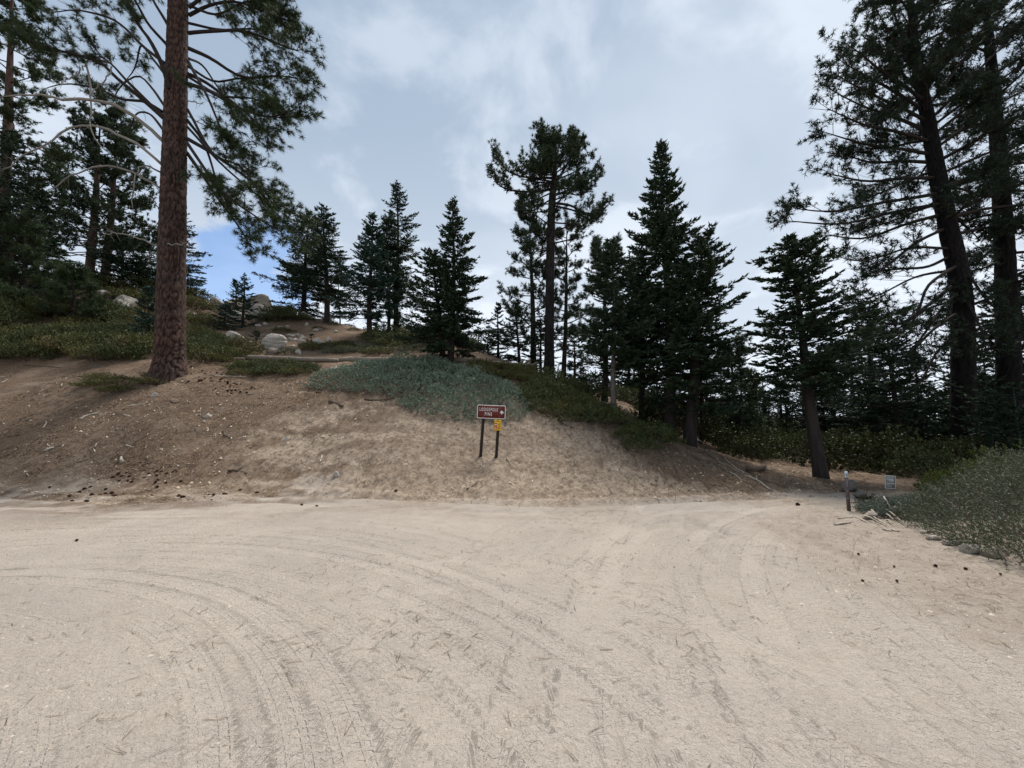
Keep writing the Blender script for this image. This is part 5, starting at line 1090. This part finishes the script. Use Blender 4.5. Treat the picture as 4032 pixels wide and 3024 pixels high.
# ------------------------------------------------------------------ signs
def panel(x0, y0, x1, y1, rad, z0, z1, n=6):
    """rounded rectangular plate between depths z0 and z1"""
    pts = []
    for cx, cy, a in ((x1 - rad, y1 - rad, 0), (x0 + rad, y1 - rad, 90), (x0 + rad, y0 + rad, 180), (x1 - rad, y0 + rad, 270)):
        for k in range(n + 1):
            t = math.radians(a + 90 * k / n); pts.append((cx + rad * math.cos(t), cy + rad * math.sin(t)))
    return np.array(pts), z0, z1
def extrude(pts, z0, z1):
    n = len(pts); V = np.vstack([np.c_[pts, np.full(n, z0)], np.c_[pts, np.full(n, z1)], [[*pts.mean(0), z0]], [[*pts.mean(0), z1]]]); j = np.arange(n); k = (j + 1) % n
    return V, [np.stack([j, k, n + k, n + j], -1), np.vstack([np.stack([np.full(n, 2 * n), k, j], -1), np.stack([np.full(n, 2 * n + 1), n + j, n + k], -1)])]
def ring(outer, inner, z0, z1):
    n = len(outer); V = np.vstack([np.c_[outer, np.full(n, z1)], np.c_[inner, np.full(n, z1)], np.c_[outer, np.full(n, z0)], np.c_[inner, np.full(n, z0)]]); j = np.arange(n); k = (j + 1) % n
    return V, [np.vstack([np.stack([j, k, n + k, n + j], -1), np.stack([2 * n + j, 2 * n + k, k, j], -1), np.stack([n + j, n + k, 3 * n + k, 3 * n + j], -1)])]
class Frame:
    """a sign's own axes: x right, y up, z towards the reader"""
    def __init__(s, origin, ex, ey): s.o = np.asarray(origin, float); s.x = unit(np.asarray(ex, float)); s.z = unit(np.cross(s.x, ey)); s.y = np.cross(s.z, s.x)
    def w(s, V): V = np.asarray(V, float); return s.o + V[:, :1] * s.x + V[:, 1:2] * s.y + V[:, 2:] * s.z
def part(name, VF, fr, base, mat, parent, label=None):
    o = obj(name, mesh(name, fr.w(VF[0]) - base, VF[1], mat), parent)
    if label: o['label'] = label
    return o
def text_mesh(s, cap, width, x, y, z, bold=.004):
    cu = bpy.data.curves.new('t', 'FONT'); cu.body = s; cu.size = 1; cu.offset = bold; cu.space_character = 1.35; ob = bpy.data.objects.new('t', cu); COL.objects.link(ob)
    bpy.context.view_layer.update(); me = bpy.data.meshes.new_from_object(ob.evaluated_get(bpy.context.evaluated_depsgraph_get())); V = np.array([v.co for v in me.vertices]); me.calc_loop_triangles(); T = np.array([t.vertices for t in me.loop_triangles])
    bpy.data.objects.remove(ob); bpy.data.curves.remove(cu); bpy.data.meshes.remove(me)
    lo, hi = V.min(0), V.max(0); V = (V - lo) / np.maximum(hi - lo, 1e-6); V = np.stack([x + V[:, 0] * width, y + V[:, 1] * cap, np.full(len(V), z)], -1)
    e0, e1, e2 = V[T[:, 0]], V[T[:, 1]], V[T[:, 2]]; flip = np.cross(e1 - e0, e2 - e0)[:, 2] < 0; T[flip] = T[flip][:, ::-1]
    return V, [T]
M['brown_paint'] = plain('brown_sign_paint', (0.125, 0.018, 0.012), .45, .15, 30)
M['white_paint'] = plain('white_sign_paint', (0.78, 0.76, 0.72), .5, .08, 40)
M['post'] = plain('dark_brown_post', (0.030, 0.020, 0.014), .8, .5, 12)
M['yellow_paint'] = plain('yellow_notice', (0.80, 0.46, 0.03), .5, .08, 40)
M['red_paint'] = plain('red_notice', (0.42, 0.012, 0.018), .5)
M['black_paint'] = plain('black_print', (0.03, 0.025, 0.02), .6)
M['bolt'] = plain('bolt_steel', (0.30, 0.20, 0.17), .4, spec=.5)
pb = gpt(1889, 1803); YS = pb[1]
tl, tr_, bl = W(1880.5, 1593, YS), W(1991.5, 1597.5, YS), W(1877.5, 1645.5, YS)
fr = Frame(tl, tr_ - tl, tl - bl); Wd = np.linalg.norm(tr_ - tl); U = Wd / 632.0; Hd = 302 * U       # U: one unit of the drawing of the sign
sg = empty('road_sign', pb); tag(sg, 'brown sign reading LODGEPOLE PINE with arrow on two dark posts, on the bank', 'sign')
q = lambda x0, y0, x1, y1: (x0 * U, -y1 * U, x1 * U, -y0 * U)
outp, _, _ = panel(*q(0, 0, 632, 302), 30 * U, 0, 0); inp, _, _ = panel(*q(13, 13, 619, 289), 22 * U, 0, 0)
bd = part('sign_board', extrude(outp, -.008, 0), fr, pb, M['brown_paint'], sg, 'brown sign board facing the road')
part('border', ring(outp * np.array([1, 1]), inp, .0, .002), fr, pb, M['white_paint'], bd)
part('lettering', text_mesh('LODGEPOLE', 74 * U, 408 * U, 52 * U, -136 * U, .003), fr, pb, M['white_paint'], bd, 'white line LODGEPOLE')
part('lettering', text_mesh('PINE', 74 * U, 158 * U, 174 * U, -238 * U, .003), fr, pb, M['white_paint'], bd, 'white line PINE')
arrow = np.array([(510, -172), (510, -138), (540, -138), (530, -116), (544, -112), (600, -155), (548, -200), (533, -196), (542, -172)]) * U
part('arrow', extrude(arrow, .001, .004), fr, pb, M['white_paint'], bd)
for bx, by in ((158, 48), (508, 58), (142, 252), (494, 256)):
    th_ = np.arange(8) / 8 * 2 * np.pi; part('bolt', extrude(np.c_[bx * U + 9 * U * np.cos(th_), -by * U + 9 * U * np.sin(th_)], .0, .008), fr, pb, M['bolt'], bd)
def post(uv0, uv1, w, d, base, parent, back):
    a = W(*uv0, YS); a[2] -= .25; b = W(*uv1, YS); ax_ = b - a; n = 7; t = np.linspace(0, 1, n); g = Geo(); P = a + ax_ * t[:, None] - base + np.array([0, back, 0])
    c = np.array([[-w, -d], [w, -d], [w, d], [-w, d]]) / 2; ch = .12; ring_ = []
    for i in range(4):
        p, pn = c[i], c[(i + 1) % 4]; ring_ += [p + (pn - p) * ch, pn - (pn - p) * ch]
    ring_ = np.array(ring_); V = (P[:, None] + np.concatenate([ring_, np.zeros((8, 1))], 1)[None] * (1 + 0 * t)[:, None, None]).reshape(-1, 3)
    i = np.arange(n - 1)[:, None] * 8; j = np.arange(8)[None]; k = (j + 1) % 8; F = np.stack([i + j, i + k, i + 8 + k, i + 8 + j], -1).reshape(-1, 4)
    V = np.vstack([V, P[-1]]); m = len(V) - 1; jj = np.arange(8); T = np.stack([np.full(8, m), (n - 1) * 8 + jj, (n - 1) * 8 + (jj + 1) % 8], -1)
    obj('post', mesh('post', V, [F, T], M['post']), parent)
pw = 11.2 / F_PX * YS
post((1889, 1806), (1907, 1586), pw, pw, pb, sg, pw * .80)
post((1951, 1808), (1968, 1586), pw, pw, pb, sg, pw * .80)
yo = (395, 316); X0, Y0_, X1, Y1_ = q(395, 318, 545, 560)
f2 = Frame(fr.w(np.array([[X0, Y1_, -.006]]))[0], fr.x, fr.y)
nw, nh = X1 - X0, Y1_ - Y0_
yp = part('notice_panel', extrude(panel(0, -nh, nw, 0, 4 * U, 0, 0)[0] * np.array([1, 1]), .0, .004), f2, pb, M['yellow_paint'], sg, 'yellow notice with red squares on the right post')
for k in range(2): part('red_square', extrude(panel(nw * .06, -nh * (.58 + .30 * k) , nw * .43, -nh * (.33 + .29 * k), 3 * U, 0, 0)[0], .004, .006), f2, pb, M['red_paint'], yp)
for k, shp in enumerate(([(.12, .42), (.22, .40), (.28, .46), (.38, .42), (.36, .52), (.24, .50), (.14, .53)], [(.18, .72), (.24, .68), (.26, .76), (.36, .80), (.34, .85), (.16, .85)])):
    part('pictogram', extrude(np.array([(a * nw, -b * nh) for a, b in shp])[::-1], .006, .008), f2, pb, M['white_paint'], yp)
for a, b, c, d in ((.36, .04, .60, .10), (.14, .15, .34, .21), (.38, .15, .62, .21), (.66, .15, .86, .21), (.54, .36, .92, .43), (.64, .50, .80, .56), (.56, .62, .86, .68), (.62, .76, .82, .84)):
    part('print_line', extrude(np.array([(a * nw, -d * nh), (c * nw, -d * nh), (c * nw, -b * nh), (a * nw, -b * nh)]), .004, .005), f2, pb, M['black_paint'], yp)

# slim marker post by the road
M['marker'] = plain('brown_grey_marker', (0.145, 0.105, 0.100), .6, .25, 20); M['decal'] = plain('pale_decal', (0.62, 0.66, 0.70), .5, .06, 60); M['teal'] = plain('teal_emblem', (0.02, 0.13, 0.15), .5); M['faded'] = plain('faded_lettering', (0.42, 0.39, 0.38), .7, .3, 60)
mb = gpt(3343, 2012); YM = mb[1]; a, b = W(3343, 2014, YM), W(3331, 1855, YM); wM = 15.5 / F_PX * YM
fm = Frame(b, (1, 0.12, -.02), b - a); Hm = np.linalg.norm(b - a)
mk = empty('marker_post', mb); tag(mk, 'slim brown-grey marker post with pale decal at the road bend', 'marker post')
bow = np.array([(-wM / 2, -Hm - .2), (-wM / 2 * .95, -.005), (-wM * .42, 0), (wM * .42, 0), (wM / 2 * .95, -.005), (wM / 2, -Hm - .2)])[::-1]
part('post', extrude(bow, -.012, 0), fm, mb, M['marker'], mk)
part('decal', extrude(panel(-wM * .46, -Hm * .165, wM * .46, -.006, .004, 0, 0)[0], .0, .002), fm, mb, M['decal'], mk, 'pale square decal with a dark teal round emblem')
th_ = np.arange(16) / 16 * 2 * np.pi; part('emblem', extrude(np.c_[wM * .30 * np.cos(th_), -Hm * .088 + wM * .26 * np.sin(th_)], .002, .003), fm, mb, M['teal'], mk)
part('emblem_stripe', extrude(np.array([(-wM * .3, -Hm * .090), (wM * .1, -Hm * .098), (wM * .3, -Hm * .084), (wM * .0, -Hm * .082)]), .003, .004), fm, mb, M['decal'], mk)
for k in range(9):                                          # worn vertical lettering
    y_ = -Hm * (.20 + .020 * k); part('letter', extrude(np.array([(-wM * .05, y_ - Hm * .014), (wM * .20, y_ - Hm * .014), (wM * .20, y_), (-wM * .05, y_)]), .0, .0015), fm, mb, M['faded'], mk)
for y_, hh, xx in ((.485, .006, .30), (.505, .006, .28), (.665, .018, .30)): part('mark', extrude(np.array([(-wM * xx, -Hm * (y_ + hh)), (wM * xx, -Hm * (y_ + hh)), (wM * xx, -Hm * y_), (-wM * xx, -Hm * y_)]), .0, .0015), fm, mb, M['faded'], mk)

# weathered notice sign behind the shrubs
def blotchy():
    m, n, l, p = new_mat('faded_sign_face'); t = NT(m); f = t.noise(26, 3, .6, .6); l.new(t.mix(t.ramp(f, .47, .58), (0.16, 0.15, 0.14), (0.56, 0.54, 0.50)), p.inputs['Base Color']); p.inputs['Roughness'].default_value = .6; return m
M['faded_face'] = plain('faded_sign_grey', (0.30, 0.285, 0.265), .6, .3, 30); M['grey_frame'] = plain('grey_sign_border', (0.62, 0.60, 0.56), .6, .15, 30); M['blotch'] = blotchy()
nb_ = gpt(3506, 1980); YN = 11.0; w_ = W(3506, 1960, YN); nb_ = np.array([w_[0], YN, surf(w_[0], YN)[0]])
tl2, tr2, bl2 = W(3483, 1870, YN), W(3527, 1874, YN + .03), W(3485, 1923, YN); fn = Frame(tl2, tr2 - tl2, tl2 - bl2); wn_ = np.linalg.norm(tr2 - tl2); hn = np.linalg.norm(tl2 - bl2)
ns = empty('notice_sign', nb_); tag(ns, 'small weathered grey notice sign half sunk behind the bush', 'sign')
o1 = panel(0, -hn, wn_, 0, .012, 0, 0)[0]; i1 = panel(wn_ * .08, -hn * .94, wn_ * .92, -hn * .06, .01, 0, 0)[0]
bb = part('sign_board', extrude(o1, -.006, 0), fn, nb_, M['faded_face'], ns); part('border', ring(o1, i1, 0, .002), fn, nb_, M['grey_frame'], bb)
for a, b, c, d in ((.18, .12, .82, .16), (.18, .26, .40, .34), (.36, .28, .46, .50), (.52, .26, .62, .50), (.66, .28, .82, .46), (.56, .42, .72, .50), (.16, .60, .86, .66), (.60, .54, .86, .60), (.18, .76, .60, .80), (.30, .84, .66, .87)):
    part('faded_lettering', extrude(np.array([(a * wn_, -d * hn), (c * wn_, -d * hn), (c * wn_, -b * hn), (a * wn_, -b * hn)]), 0, .002), fn, nb_, M['grey_frame'], bb)
part('lower_plate', extrude(panel(wn_ * .04, -hn * 1.55, wn_ * 1.0, -hn * 1.06, .01, 0, 0)[0], -.006, 0), fn, nb_, M['blotch'], ns, 'peeling lower plate')
g = Geo(); tube(g, np.array([fn.w(np.array([[wn_ / 2, -hn * .05, -.03]]))[0] - nb_, np.array([.0, .03, -.2])]), [.02, .02], 8); obj('post', g.build('post', M['marker']), ns)
